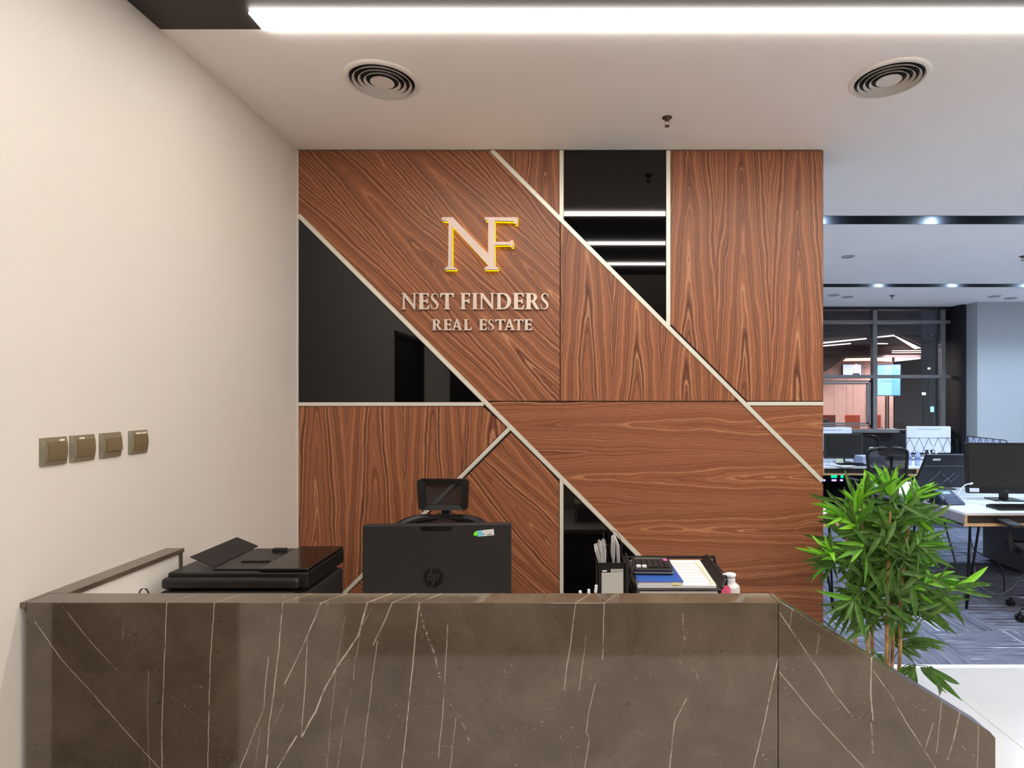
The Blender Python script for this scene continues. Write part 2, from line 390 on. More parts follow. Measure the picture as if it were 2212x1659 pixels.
struct('wall_office_left', box(.15, .3, 3.49, YW+.15, 0, CH+.3), WHITE)
# floor: substrate, porcelain slabs, carpet tiles
fl = struct('floor', box(XL-.15, XR+.15, YB-.15, YW+.15, -.15, -.008), flat('grout', (120, 114, 108), .8))
xs = [XL]+[2.115+1.2*k for k in range(-3, 6) if XL < 2.115+1.2*k < XR]+[XR]
ys = [-.5, .54, 1.74, 2.94-.0, 3.49]
ys = [-.46, 1.14, 3.49]
for i in range(len(xs)-1):
    for j in range(len(ys)-1):
        build(box(xs[i]+.0015, xs[i+1]-.0015, ys[j]+.0015, ys[j+1]-.0015, -.008, 0), 'floor_tile', TILE, fl, True)
for i in range(len(xs)-1):
    build(box(max(xs[i], .3)+.001, xs[i+1]-.001, 3.493, 3.54, -.008, .001), 'threshold_tile', M('white_threshold', (236, 236, 240), .2), fl, True) if xs[i+1] > .3 else None
lab(build(box(XL, XR, YB, -.462, -.008, 0), 'rear_floor', flat('dark_floor_tile', (112, 100, 90), .25), fl, True), 'dark polished floor behind')
cm = []
for a in (0, 1):
    q = box(.0005, .4995, .0005, .4995, -.008, .002)
    me = bpy.data.meshes.new('carpet_tile'); me.from_pydata([tuple(v) for v in q.v], [], q.f); me.materials.append(CAR[a]); cm.append(me)
for i in range(12):
    for j in range(11):
        link('carpet_tile', cm[(i+j+1) % 2], fl, Vector((1.0+.5*i, 3.54+.5*j, 0))-ORG[fl.name])
build(box(.3, .999, 3.541, YW, -.008, .002), 'carpet_edge', CAR[0], fl, True)
build(box(7.001, XR, 3.541, YW, -.008, .002), 'carpet_edge', CAR[0], fl, True)
# ceiling
struct('ceiling', MB().box(XL-.15, XR+.15, 2.14, 4.37, CH, CH+.25).box(XL-.15, XR+.15, 4.59, 7.06, CH, CH+.25)
       .box(XL-.15, XR+.15, 7.28, YW+.15, CH, CH+.25).box(XL-.15, XR+.15, YB-.15, -.16, CH, CH+.25), WHITE)
struct('ceiling_black_band', box(XL-.15, XR+.15, -.16, 2.14, CH, CH+.25), BLACKC)
SLOTM = flat('black_slot_lining', (22, 22, 26), .5, spec=.4)
for k, (a, b) in enumerate(((4.37, 4.59), (7.06, 7.28))):
    struct('trim_%d' % (k+1), MB().box(.3, XR, a, a+.008, CH-.001, CH+.12).box(.3, XR, b-.008, b, CH-.001, CH+.12).box(.3, XR, a, b, CH+.12, CH+.13), SLOTM)
# column and window wall
COLM = M('grey_column_paint', (172, 176, 180), .55, var=.015)
struct('wall_column', box(5.93, XR, 8.44, YW+.15, 0, CH), COLM)
DW = flat('dark_grey_wall', (22, 20, 24), .6)
struct('wall_back', MB().box(.3, 5.93, YW, YW+.15, 0, 1.10), DW)
MUL = flat('grey_aluminium_frame', (126, 124, 124), .4, .3)
wn = struct('window_1', MB().box(.3, 5.93, YW-.03, YW+.06, CH-.05, CH).box(.3, 5.93, YW-.03, YW+.06, 1.10, 1.13), flat('dark_aluminium_frame', (30, 29, 31), .4))
sy = YW/F
def wx(px): return (px-VX)*sy
def wz(py): return EYE-(py-VY)*sy
for px in (1660, 1888, 2035): build(box(wx(px)-.032, wx(px)+.032, YW-.04, YW+.05, 1.13, CH-.05), 'mullion', MUL, wn, True, bevel=.004)
for py in (696, 813.5):
    build(box(.3, wx(2050), YW-.035, YW+.045, wz(py)-.026, wz(py)+.026), 'transom', MUL, wn, True, bevel=.004)
build(box(.3, wx(1934), YW-.12, YW+.04, wz(934), wz(926)), 'sill', MUL, wn, True, bevel=.004)
sf = MB()
x0, x1, z0, z1 = 3.2, wx(1879), wz(921), wz(822)
for e in (0, .035):
    sf.box(x0, x1-e, YW-.03+e*.3, YW-.01+e*.3, z1-e-.025, z1-e).box(x1-e-.025, x1-e, YW-.03+e*.3, YW-.01+e*.3, z0+e, z1-e).box(x0, x1-e, YW-.03+e*.3, YW-.01+e*.3, z0+e, z0+e+.025)
build(sf, 'opening_sash', MUL, wn, True)
build(box(wx(1879), wx(1884.5), YW-.01, YW+.03, z0, z1), 'gasket', DARKM, wn, True)
for a, b in ((.3, wx(1660)), (wx(1660), wx(1888)), (wx(1888), wx(2035)), (wx(2035), 5.93)):
    build(box(a+.033, b-.033, YW+.0, YW+.006, 1.13, CH-.05), 'pane', PANE, wn, True)
struct('wall_window_reveal', box(5.86, 5.93, YW-.25, YW+.14, 0, CH), DW)
struct('baseboard_left', box(XL, XL+.008, YB, -.62, 0, .08).box(XL, XL+.008, 1.50, 3.18, 0, .08), flat('grey_skirting', (150, 145, 138), .4))
# ================================================================ FEATURE WALL
YF = 3.19
fw = struct('wall_center', box(XL, 1.384, YF+.014, YF+.30, 0, CH), M('core_board', (60, 38, 28), .6))
def pw(px, py): v = W(px, py, YF); return (v.x, v.z)
BOT = 1499
zc = lambda py: max(.002, EYE-(py-VY)/F*YF)
def panel(name, pts, mat, lb=None):
    q = [pw(a, b) for a, b in pts]
    a = sum(q[i][0]*q[(i+1) % len(q)][1]-q[(i+1) % len(q)][0]*q[i][1] for i in range(len(q)))
    if a < 0: q = q[::-1]
    o = build(MB().prism(q, YF, YF+.013), name, mat, fw, True, bevel=.0006, seg=1)
    if lb: lab(o, lb)
    return o
ox = lambda px: (px-VX)/F*YF
V1 = veneer('walnut_veneer_upper_diagonal', 44, .02, 1.0, per=.36)
V2 = veneer('walnut_veneer_top_triangle', 0, ox(1180), 2.0)
V4 = veneer('walnut_veneer_tall_right', 0, ox(1487), 3.3, taper=.06)
V5 = veneer('walnut_veneer_middle_triangle', 0, ox(1268), 4.1, per=.28)
V7 = veneer('walnut_veneer_horizontal', 90, 1.503, 5.2, per=.29, taper=.04)
V8 = veneer('walnut_veneer_small_horizontal', 90, 1.503, 6.2, per=.29, taper=.04)
V9 = veneer('walnut_veneer_lower_left', 0, ox(683), 7.4, per=.33)
V10 = veneer('walnut_veneer_lower_diagonal', 44, .14, 8.8, per=.34)
panel('wood_panel', [(645, 325), (1057, 325), (1209, 478), (1209, 866), (1050, 866), (645, 459)], V1, 'walnut panel with diagonal grain behind the gold and silver sign')
panel('wood_panel', [(1068, 325), (1208, 325), (1208, 466)], V2, 'small walnut triangle at the top edge')
panel('wood_panel', [(1449, 325), (1778, 325), (1778, 866), (1614, 866), (1449, 700)], V4, 'tall walnut panel with vertical grain on the right')
panel('wood_panel', [(1211, 480), (1600, 866), (1211, 866)], V5, 'walnut triangle with vertical grain right of the sign')
panel('wood_panel', [(1054, 868), (1602, 868), (1778, 1048), (1778, BOT), (1684, BOT)], V7, 'large walnut panel with horizontal grain')
panel('wood_panel', [(1622, 877), (1778, 877), (1778, 1036)], V8, 'small walnut triangle at the right edge')
panel('wood_panel', [(645, 878), (1042, 878), (1095, 923), (645, 1373)], V9, 'walnut panel with vertical grain behind the office chair')
panel('wood_panel', [(1104, 935), (1208, 1040), (1208, BOT), (645, BOT), (645, 1387)], V10, 'walnut panel with diagonal grain behind the black computer')
panel('black_glass_panel', [(1218, 325), (1438, 325), (1438, 697), (1218, 473)], BGLASS, 'black glass panel in the upper middle')
panel('black_glass_panel', [(645, 472), (645, 868), (1038, 868)], BGLASS, 'black glass triangle at the left')
panel('black_glass_panel', [(1218, 1049), (1669, BOT), (1218, BOT)], BGLASS, 'black glass triangle at the bottom')
def strip(a, b, w=9.0, e=0):
    ax, az = pw(*a); bx, bz = pw(*b); w = w/F*YF/2
    dx, dz = bx-ax, bz-az; L = math.hypot(dx, dz); nx, nz = -dz/L*w, dx/L*w
    q = [(ax-nx, az-nz), (bx-nx, bz-nz), (bx+nx, bz+nz), (ax+nx, az+nz)]
    build(MB().prism(q, YF-.005-e, YF+.013), 'metal_trim', TRIM, fw, True, bevel=.001)
strip((1062, 325), (1775.5, 1039.5), e=.001); strip((645, 465), (1679, BOT), e=.001)
strip((645, 873), (1045, 873), 8); strip((1614, 872), (1778, 872), 8)
strip((1213, 325), (1213, 474), 9); strip((1443.5, 325), (1443.5, 703), 9)
strip((1102, 924), (645, 1380), 8.5); strip((1213, 1037), (1213, BOT), 8)
strip((643.6, 324), (643.6, BOT), 2.5)
# ================================================================ SIGNS
def curve_mesh(name, loops, depth, mat, parent, x0, z0, sx, sz, y0, bev=.0006):
    """flat letter outline(s) extruded to depth, in front of the wall"""
    cu = bpy.data.curves.new(name, 'CURVE'); cu.dimensions = '2D'; cu.fill_mode = 'BOTH'; cu.extrude = depth/2; cu.bevel_depth = bev; cu.bevel_resolution = 1
    for lp in loops:
        s = cu.splines.new('POLY'); s.points.add(len(lp)-1); s.use_cyclic_u = True
        for p, (a, b) in zip(s.points, lp): p.co = (a*sx, b*sz, 0, 1)
    tmp = bpy.data.objects.new(name, cu); COL.objects.link(tmp)
    dg = bpy.context.evaluated_depsgraph_get(); me = bpy.data.meshes.new_from_object(tmp.evaluated_get(dg)); me.name = name
    bpy.data.objects.remove(tmp); bpy.data.curves.remove(cu)
    me.transform(Matrix.Translation((x0, y0, z0)) @ Matrix.Rotation(PI/2, 4, 'X'))
    me.transform(Matrix.Translation(-ORG[parent.name]))
    me.materials.clear(); me.materials.append(mat)
    return link(name, me, parent)
def arc(cx, cy, rx, ry, a0, a1, n=10): return [(cx+rx*math.cos(math.radians(a0+(a1-a0)*i/n)), cy+ry*math.sin(math.radians(a0+(a1-a0)*i/n))) for i in range(n+1)]
def smooth_pts(p, n=5):
    out = []
    for i in range(len(p)-1):
        p0, p1, p2, p3 = p[max(i-1, 0)], p[i], p[i+1], p[min(i+2, len(p)-1)]
        for k in range(n):
            t = k/n; out.append(tuple(.5*((2*b)+(-a+c)*t+(2*a-5*b+4*c-d)*t*t+(-a+3*b-3*c+d)*t**3) for a, b, c, d in zip(p0, p1, p2, p3)))
    return out+[p[-1]]
def sgl():
    c = smooth_pts([(.86, .70, .02), (.84, .86, .05), (.56, .965, .045), (.29, .90, .085), (.22, .75, .12), (.33, .61, .15), (.56, .48, .165), (.76, .34, .15), (.80, .20, .12), (.68, .07, .075), (.45, .015, .04), (.16, .09, .05), (.10, .30, .02)])
    l, r = [], []
    for i, (x, y, w) in enumerate(c):
        a, b = c[max(i-1, 0)], c[min(i+1, len(c)-1)]; dx, dy = b[0]-a[0], b[1]-a[1]; L = math.hypot(dx, dy) or 1
        l.append((x-dy/L*w*.75, y+dx/L*w*.5)); r.append((x+dy/L*w*.75, y-dx/L*w*.5))
    return [l+r[::-1]]
G = {
 'N': [[(0, 1), (.24, 1), (.80, .30), (.80, .95), (.68, .975), (.68, 1), (1, 1), (1, .975), (.90, .95), (.90, -.02), (.85, -.02), (.20, .76), (.20, .06), (.32, .03), (.32, 0), (0, 0), (0, .03), (.11, .06), (.11, .93), (0, .97)]],
 'E': [[(0, 1), (.93, 1), (.95, .76), (.88, .76), (.80, .92), (.44, .93), (.44, .56), (.70, .56), (.80, .66), (.86, .66), (.86, .35), (.80, .35), (.70, .46), (.44, .46), (.44, .07), (.80, .08), (.93, .26), (1, .26), (.95, 0), (0, 0), (0, .03), (.12, .06), (.12, .94), (0, .97)]],
 'F': [[(0, 1), (.97, 1), (1, .76), (.93, .76), (.85, .92), (.45, .93), (.45, .56), (.75, .56), (.85, .66), (.92, .66), (.92, .35), (.85, .35), (.75, .46), (.45, .46), (.45, .06), (.62, .03), (.62, 0), (0, 0), (0, .03), (.15, .06), (.15, .94), (0, .97)]],
 'T': [[(0, 1), (1, 1), (1, .73), (.94, .73), (.87, .90), (.62, .92), (.62, .06), (.74, .03), (.74, 0), (.26, 0), (.26, .03), (.38, .06), (.38, .92), (.13, .90), (.06, .73), (0, .73)]],
 'I': [[(0, 1), (1, 1), (1, .97), (.76, .94), (.76, .06), (1, .03), (1, 0), (0, 0), (0, .03), (.24, .06), (.24, .94), (0, .97)]],
 'L': [[(0, 1), (.60, 1), (.60, .97), (.44, .94), (.44, .08), (.80, .09), (.92, .28), (1, .28), (.95, 0), (0, 0), (0, .03), (.14, .06), (.14, .94), (0, .97)]],
 'D': [[(0, 0), (0, .03), (.12, .06), (.12, .94), (0, .97), (0, 1)]+arc(.48, .5, .52, .5, 90, -90, 16), [(.32, .07), (.32, .93)]+arc(.46, .5, .30, .43, 90, -90, 12)],
 'R': [[(0, 0), (0, .03), (.12, .06), (.12, .94), (0, .97), (0, 1)]+arc(.47, .735, .34, .265, 90, -60, 10)+[(.93, .05), (1, .03), (1, 0), (.74, 0), (.44, .46), (.38, .46), (.38, .06), (.49, .03), (.49, 0)], [(.38, .54), (.38, .93)]+arc(.45, .735, .15, .195, 90, -90, 8)],
 'A': [[(.45, 1.03), (.56, 1.03), (.90, .07), (1, .03), (1, 0), (.56, 0), (.56, .03), (.68, .07), (.62, .27), (.29, .27), (.22, .07), (.33, .03), (.33, 0), (0, 0), (0, .03), (.12, .07)], [(.33, .37), (.59, .37), (.46, .76)]],
 'S': sgl()}
SILV = flat('brushed_champagne_metal', (214, 196, 180), .38, .35, var=.06, nscale=60)
def word(lb, name, items, ytop, ybot):
    x0 = pw(items[0][1], ybot)
    t = thing(name, lb, 'sign', (ox((items[0][1]+items[-1][2])/2), YF, x0[1]))
    for ch, a, b in items:
        px, pz = pw(a, ybot); w = (b-a)/F*YF; h = (ybot-ytop)/F*YF
        curve_mesh('letter', G[ch], .012, SILV, t, px, pz, w, h, YF-.0085)
word('silver raised capital letters reading NEST FINDERS on the walnut wall', 'letter_sign',
     [('N', 868.5, 901.9), ('E', 904.6, 928.8), ('S', 930, 950), ('T', 952.2, 981.4), ('F', 995, 1016.4), ('I', 1019.9, 1033.4), ('N', 1035.9, 1069.2), ('D', 1071.3, 1104.6), ('E', 1108.3, 1132.7), ('R', 1134.3, 1166.5), ('S', 1166.9, 1186.8)], 634.2, 668.8)
word('smaller silver raised letters reading REAL ESTATE, lowest line of the wall sign', 'letter_sign',
     [('R', 934.2, 955.3), ('E', 959.2, 976.4), ('A', 976.8, 999.5), ('L', 1002.2, 1019.9), ('E', 1035.5, 1052.5), ('S', 1054.2, 1068.8), ('T', 1070.8, 1092), ('A', 1089.2, 1113.2), ('T', 1111, 1131), ('E', 1132.7, 1149.8)], 690.6, 713.8)
nf = [(632, 162), (765, 162), (1182, 600), (1187, 600), (1187, 205), (1150, 192), (1143, 162), (1535, 162), (1530, 240), (1508, 245), (1492, 208), (1262, 200), (1262, 455), (1440, 455), (1462, 435), (1483, 435), (1483, 515), (1465, 515), (1445, 490), (1262, 490), (1262, 742), (1305, 765), (1305, 786), (1143, 786), (1143, 765), (1185, 742), (1178, 725), (762, 275), (750, 275), (750, 742), (772, 758), (800, 768), (800, 787), (668, 787), (668, 768), (708, 745), (714, 240), (694, 208), (634, 195)][::-1]
NY = YF-.046; ssc = NY/YF
nfl = [[((840+a/5.529-VX)/F*NY, EYE-(440+b/5.529-VY)/F*NY) for a, b in nf]]
t = thing('monogram_sign', 'large backlit NF monogram with silver faces and glowing yellow edges', 'sign', (ox(1037), YF, pw(0, 585)[1]))
lab(curve_mesh('letter_face', nfl, .010, flat('champagne_sign_face', (206, 184, 172), .4, .2), t, 0, 0, 1, 1, NY+.006), 'silver front of the letters')
lab(curve_mesh('letter_core', nfl, .006, M('sign_core_black', (12, 10, 8), .5), t, 0, 0, 1, 1, NY+.0145), 'thin black layer')
lab(curve_mesh('glowing_edge', nfl, .020, emis('yellow_sign_light', (255, 222, 0), .85), t, 0, 0, 1, 1, NY+.0285, .0005), 'yellow glowing back edge')
cu_z = pw(0, 585)[1]
# warm light the letters throw on the wall: the glowing edge is a real emitter just off the wood
# ================================================================ RECEPTION DESK
YD = 1.6; ZT = 1.095
def dx(px): return (px-VX)/F*YD
rd = thing('reception_desk', 'brown white-veined marble reception desk with a sloping right end', 'desk', (-.2, 1.9, 0))
SEAM = dx(1681)
build(box(dx(57), SEAM-.0008, YD, YD+.077, 0, ZT), 'front_panel', MARBLE, rd, True, bevel=.0022)
q = [(SEAM+.0008, 0), (dx(2151), 0), (dx(2151), .714), (dx(2139), .732), (dx(1689), ZT), (SEAM+.0008, ZT)]
lab(build(MB().prism(q, YD, YD+.077), 'side_panel', MARBLE, rd, True, bevel=.0022), 'sloping marble end panel')
build(box(dx(41.8), dx(57)-.0004, YD, YD+.077, ZT-.016, ZT), 'slab_overhang', MARBLE, rd, True, bevel=.0018)
build(MB().prism([(dx(41.8), YD+.077), (-1.502, YD+.077), (-1.497, 2.17), (-1.5665, 2.17)], ZT-.016, ZT, 'z'), 'return_slab', MARBLE, rd, True, bevel=.0015)
lab(build(box(-1.548, -1.508, YD+.078, 2.155, 0, ZT-.017), 'return_panel', M('desk_white_laminate', (228, 222, 212), .4), rd, True, bevel=.001), 'white inner face of the return')
build(box(-1.55, -1.502, 2.1552, 2.169, 0, ZT-.017), 'end_panel', MARBLE, rd, True, bevel=.001)
WT = M('worktop_laminate', (205, 196, 186), .4)
build(box(-1.507, .72, YD+.078, 2.42, .712, .74), 'worktop', WT, rd, True, bevel=.002)
build(box(-.02, .66, 1.72, 2.20, .862, .88).box(-.02, 0, 1.72, 2.20, .741, .862).box(.64, .66, 1.72, 2.20, .741, .862), 'raised_shelf', WT, rd, True)
build(box(.68, .70, YD+.09, 2.40, 0, .711), 'support_panel', WT, rd, True)
lab(build(box(-1.50, .53, YD+.078, YD+.096, .742, ZT-.02), 'inner_lining', M('desk_white_laminate', (228, 222, 212), .4), rd, True), 'white lining behind the front')
# ================================================================ THINGS ON THE RECEPTION DESK
# all in one computer seen from behind
t = thing('computer', 'black all-in-one computer seen from behind on the reception desk, sticker at top right', 'computer', ((945-VX)/F*2.1, 2.1, .741), math.radians(3.5))
w, zb, zt = .2705, .122, .4585
bk = build(MB().rbox(-w, w, -.002, .022, zb, zt, .003), 'back_shell', BLKM, t, bevel=.003)
build(MB().rbox(-w+.002, w-.002, .0225, .030, zb, zt, .008), 'screen_frame', BLK, t, bevel=.001)
build(box(-.06, .052, -.0035, -.002, zt-.022, zt-.006), 'vent_slot', GLOSSB, t)
lg = thing  # (unused alias)
def disc(cx, cz, r, y0, y1, n=36): return MB().prism([(cx+r*math.cos(2*PI*k/n), cz+r*math.sin(2*PI*k/n)) for k in range(n)], y0, y1)
ln = MB()
n = 40; c_, r0, r1 = (-.015, .265), .0355, .0375
for k in range(n):
    a, b = 2*PI*k/n, 2*PI*(k+1)/n
    ln.prism([(c_[0]+r*math.cos(q), c_[1]+r*math.sin(q)) for r, q in ((r0, a), (r1, a), (r1, b), (r0, b))], -.0042, -.002)
lab(build(ln, 'logo_ring', BLK, t), 'thin ring round the emblem')
lab(build(disc(c_[0], c_[1], .0352, -.0028, -.002), 'logo_disc', GLOSSB, t), 'glossy round emblem')
def sl(pts): return [(c_[0]+(a+.30*b)*.001, c_[1]+b*.001) for a, b in pts]
hp = MB()
hp.prism(sl([(-19, -11), (-14.5, -11), (-14.5, 35), (-19, 35)]), -.0036, -.0028)
hp.prism(sl([(-14.5, 8), (-7, 8), (-7, 12), (-14.5, 12)]), -.0036, -.0028)
hp.prism(sl([(-7, -11), (-2.5, -11), (-2.5, 9), (-4.5, 12), (-7, 12)]), -.0036, -.0028)
hp.prism(sl([(3.5, -35), (8, -35), (8, 12), (3.5, 12)]), -.0036, -.0028)
hp.prism(sl([(8, 8), (15, 8), (15, 12), (8, 12)]), -.0036, -.0028)
hp.prism(sl([(8, -11), (15, -11), (15, -7), (8, -7)]), -.0036, -.0028)
hp.prism(sl([(15, -11), (17.5, -11), (19.5, -8.5), (19.5, 9.5), (17.5, 12), (15, 12)]), -.0036, -.0028)
lab(build(hp, 'logo_letters', flat('dark_grey_logo', (48, 44, 44), .3), t), 'slanted letters hp')
R_ = Matrix.Rotation(math.radians(-5), 3, 'Y'); cx, cz = .169, zt-.033
def stk(x0, x1, z0, z1, y=-.0034, nm='sticker', mt=None, l=None):
    b = MB().box(x0, x1, y, -.002, z0, z1, R=R_, T=(cx, 0, cz)); o = build(b, nm, mt, t); lab(o, l)
stk(-.004, .038, -.011, .011, mt=M('sticker_white', (226, 224, 222), .5), l='white part of the sticker')
stk(-.022, -.004, -.011, .011, mt=M('sticker_blue', (120, 190, 226), .5), l='light blue part of the sticker')
stk(-.024, -.0225, -.011, .011, y=-.0036, mt=M('sticker_green', (120, 240, 30), .5), l='green edge of the sticker')
stk(-.036, -.0245, -.006, .004, y=-.0036, mt=M('sticker_green', (120, 240, 30), .5), l='green tab of the sticker')
stk(-.032, -.0245, .004, .009, y=-.0036, mt=M('sticker_green', (120, 240, 30), .5), l='green tab of the sticker')
stk(.012, .030, -.008, -.005, y=-.0038, mt=M('print_dark', (60, 60, 66), .6), l='dark print line')
stk(.004, .030, .003, .0045, y=-.0038, mt=M('print_grey', (150, 150, 156), .6), l='grey print line')
stk(-.002, .002, -.006, -.001, y=-.0038, mt=M('print_blue', (30, 60, 140), .6), l='small blue mark')
nk = MB().rbox(-.03, .03, .030, .045, .012, .20, .006); build(nk, 'stand_neck', BLKM, t, bevel=.002)
build(MB().rbox(-.11, .11, -.06, .12, 0, .012, .02, 'z'), 'stand_foot', BLKM, t, bevel=.002)
# printer
t = thing('printer', 'black office printer with raised paper tray, left of the computer on the desk', 'printer', (-1.19, 2.14, .741))
pz = 1.064
def P(mb, nm, mt, l=None, **kw):
    o = build(mb, nm, mt, t, True, **kw)
    if l: lab(o, l)
    return o
P(box(-1.430, -.945, 2.00, 2.302, .742, .985), 'body', BLKM, bevel=.012, seg=3)
P(box(-1.442, -.975, 1.955, 2.05, .955, 1.0), 'control_panel', BLK, 'rounded front control panel', bevel=.014, seg=4)
P(box(-1.442, -.965, 1.965, 2.06, 1.004, 1.043), 'front_lip', BLK, 'rounded front edge of the scanner lid', bevel=.014, seg=4)
P(box(-1.434, -.943, 1.992, 2.304, 1.002, 1.056), 'scanner_lid', BLK, bevel=.006, seg=3)
P(box(-1.12, -.945, 2.0, 2.30, 1.0563, 1.068), 'feeder_cover', GLOSSB, 'glossy cover of the document feeder', bevel=.004, seg=3)
P(box(-1.29, -1.122, 2.02, 2.29, 1.0563, 1.061), 'feeder_bed', BLK, 'recessed bed of the document feeder', bevel=.001)
P(box(-1.24, -1.14, 2.10, 2.115, 1.0613, 1.066), 'paper_guide', BLKM); P(box(-1.20, -1.15, 2.24, 2.26, 1.0613, 1.072), 'paper_guide', BLKM)
P(MB().prism([(-1.297, 1.0615), (-1.384, 1.097), (-1.384, 1.1), (-1.297, 1.0645)], 2.035, 2.315), 'input_tray', BLKM, 'raised paper input tray')
P(box(-1.38, -.98, 1.985, 1.9995, .80, .93), 'output_slot', GLOSSB, bevel=.003)
t = thing('cable', 'thin black cable loop behind the marble front, left of the printer', 'cable', (-1.33, 1.8, .741))
pts = [(-1.37+.012*math.cos(a)*1.3+.0, 1.80, 1.045+.022*math.sin(a)) for a in [PI*k/8 for k in range(9)]]
pts = [(pts[0][0]+.0, 1.80, .745)]+pts+[(pts[-1][0]-.02, 1.80, .9), (pts[-1][0]-.03, 1.80, .745)]
build(MB().tube(pts, .0022, 6), 'cord', BLK, t, True, smooth=True)
# file box with papers
SH = .881
y0 = 1.86
bx = lambda px, Y=1.86: (px-VX)/F*Y
bz = lambda py, Y=1.86: EYE-(py-VY)/F*Y
t = thing('file_box', 'black two pocket file box holding papers, with a grey card on its front', 'box', (bx(1322), y0+.06, SH))
b0, b1, bt = bx(1290), bx(1351), bz(1216)
f = MB().box(b0, b1, y0, y0+.003, SH, bt).box(b0, b1, y0+.117, y0+.12, SH, bt+.03).box(b0, b0+.003, y0, y0+.12, SH, bt).box(b0+.003, b1-.003, y0, y0+.12, SH, SH+.004)
f.box(b1-.003, b1, y0, y0+.12, SH, bt)
build(f, 'box_shell', BLK, t, True)
xm = bx(1322)
build(box(xm-.002, xm+.002, y0+.0035, y0+.1165, SH+.004, bt+.012), 'divider', BLK, t, True)
build(box(b1+.0005, b1+.012, y0+.012, y0+.016, SH, bt-.01).box(b1+.0005, b1+.012, y0+.045, y0+.049, SH, bt-.005).box(b1+.0005, b1+.012, y0+.078, y0+.082, SH, bt), 'side_rib', BLKM, t, True)
lab(build(box(bx(1299.5), bx(1346), y0-.006, y0-.001, SH+.02, bz(1237)), 'front_card', M('grey_card', (186, 184, 178), .6), t, True, bevel=.0005), 'light grey card')
lab(build(box(bx(1319), bx(1346), y0-.005, y0-.001, bz(1236.8), bz(1229)), 'card_tab', M('grey_card_tab', (160, 158, 152), .6), t, True), 'darker grey strip above the card')
lab(build(box(bx(1301), bx(1311), y0-.003, y0-.0005, bz(1234.5), bz(1231.8)), 'label_print', M('white_print', (230, 230, 230), .6), t, True), 'small white print')
rr = random.Random(3)
pk = thing('paper_bundle', 'bundle of upright white papers with jagged tops in the left pocket of the file box', 'papers', (bx(1303), y0+.05, SH+.005))
for k in range(9):
    xx = bx(1293.5)+k*.0029; h = bz(1174+abs(k-6.5)*2.6+rr.uniform(-3, 4)); s0 = -.013+.0016*k
    q = MB().prism([(xx, SH+.006), (xx+.0018, SH+.006), (xx+.0018, bt), (xx+s0+.0020, h), (xx+s0-.0002, h-.004), (xx, bt)], y0+.012+rr.uniform(0, .01), y0+.09)
    build(q, 'sheet', PAPER, pk, True)
build(MB().prism([(bx(1315), SH+.006), (bx(1316), SH+.006), (bx(1315.5), bt), (bx(1306.2), bz(1165)), (bx(1305.2), bz(1165)), (bx(1314.6), bt)], y0+.02, y0+.1), 'divider_card', M('dark_card', (50, 50, 54), .5), pk, True)
pk = thing('paper_bundle', 'rounded bundle of folded white papers in the right pocket of the file box', 'papers', (bx(1331), y0+.05, SH+.005))
for k in range(8):
    xx = bx(1323.5)+k*.0031; tp = bz(1166+abs(k-2.6)*2.2+max(0, k-4)*2.5); bow = .004*(1 if k > 3 else -1)
    q = MB().prism([(xx, SH+.006), (xx+.0012, SH+.006), (xx+.0012+bow, (SH+tp)/2+.07), (xx+.0012, tp), (xx, tp-.002), (xx+bow, (SH+tp)/2+.07)], y0+.014, y0+.09)
    build(q, 'sheet', PAPER, pk, True)
ax_ = [bx(1320), bx(1317.5), bx(1319.5), bx(1330), bx(1338.5), bx(1345.5), bx(1347)]
az_ = [SH+.1, bz(1190), bz(1166), bz(1161.5), bz(1167), bz(1181), SH+.1]
build(MB().tube([(a, y0+.1, b) for a, b in zip(ax_, az_)], .0013, 6), 'clear_sleeve_edge', BLK, pk, True, smooth=True)
# stacked letter trays
t = thing('letter_tray', 'black wire letter tray rack beside the file box, holding papers and a calculator', 'tray', (.33, 2.0, SH))
ty0, ty1 = 1.85, 2.17
tr = lambda z: z
def tray(z, nm):
    b = MB()
    xa, xb = .193, .468
    b.box(xa, xb, ty0, ty1, z, z+.002)
    b.prism([(xa, z), (xa-.008, z+.022), (xa-.005, z+.022), (xa+.003, z)][::-1], ty0, ty1)
    b.prism([(xb, z), (xb+.022, z+.022), (xb+.026, z+.022), (xb+.003, z)], ty0+.03, ty1)
    b.tube([(xa, ty0, z+.002), (xb, ty0, z+.002)], .004, 6)
    b.tube([(xa-.006, ty0, z+.022), (xa-.008, ty1, z+.03)], .0035, 6)
    b.tube([(xb+.002, ty0, z+.006), (xb+.024, ty0+.04, z+.022), (xb+.024, ty1, z+.024)], .0045, 6)
    b.box(xa, xb+.03, ty1-.002, ty1, z, z+.006)
    build(b, nm, BLKM, t, True)
ZT2 = 1.044
tray(ZT2, 'upper_tray'); tray(ZT2-.052, 'lower_tray'); tray(ZT2-.140, 'bottom_tray')
for xx, yy, zt_ in ((.189, ty0+.005, ZT2+.02), (.497, ty0+.05, ZT2+.024), (.189, ty1, 1.062), (.522, ty1, 1.062)):
    build(MB().tube([(xx, yy, SH), (xx, yy, zt_)], .0045, 8), 'post', DARKM, t, True, smooth=True)
build(MB().tube([(.189, ty1, 1.060), (.522, ty1, 1.060)], .005, 8), 'rear_rail', DARKM, t, True, smooth=True); build(MB().tube([(.522, ty1, 1.062), (.516, ty1-.05, 1.045), (.497, ty0+.05, ZT2+.024)], .005, 8), 'side_rail', DARKM, t, True, smooth=True)
ps = thing('paper_stack', 'stack of white papers lying in the lower wire tray', 'papers', (.33, 1.99, ZT2-.049))
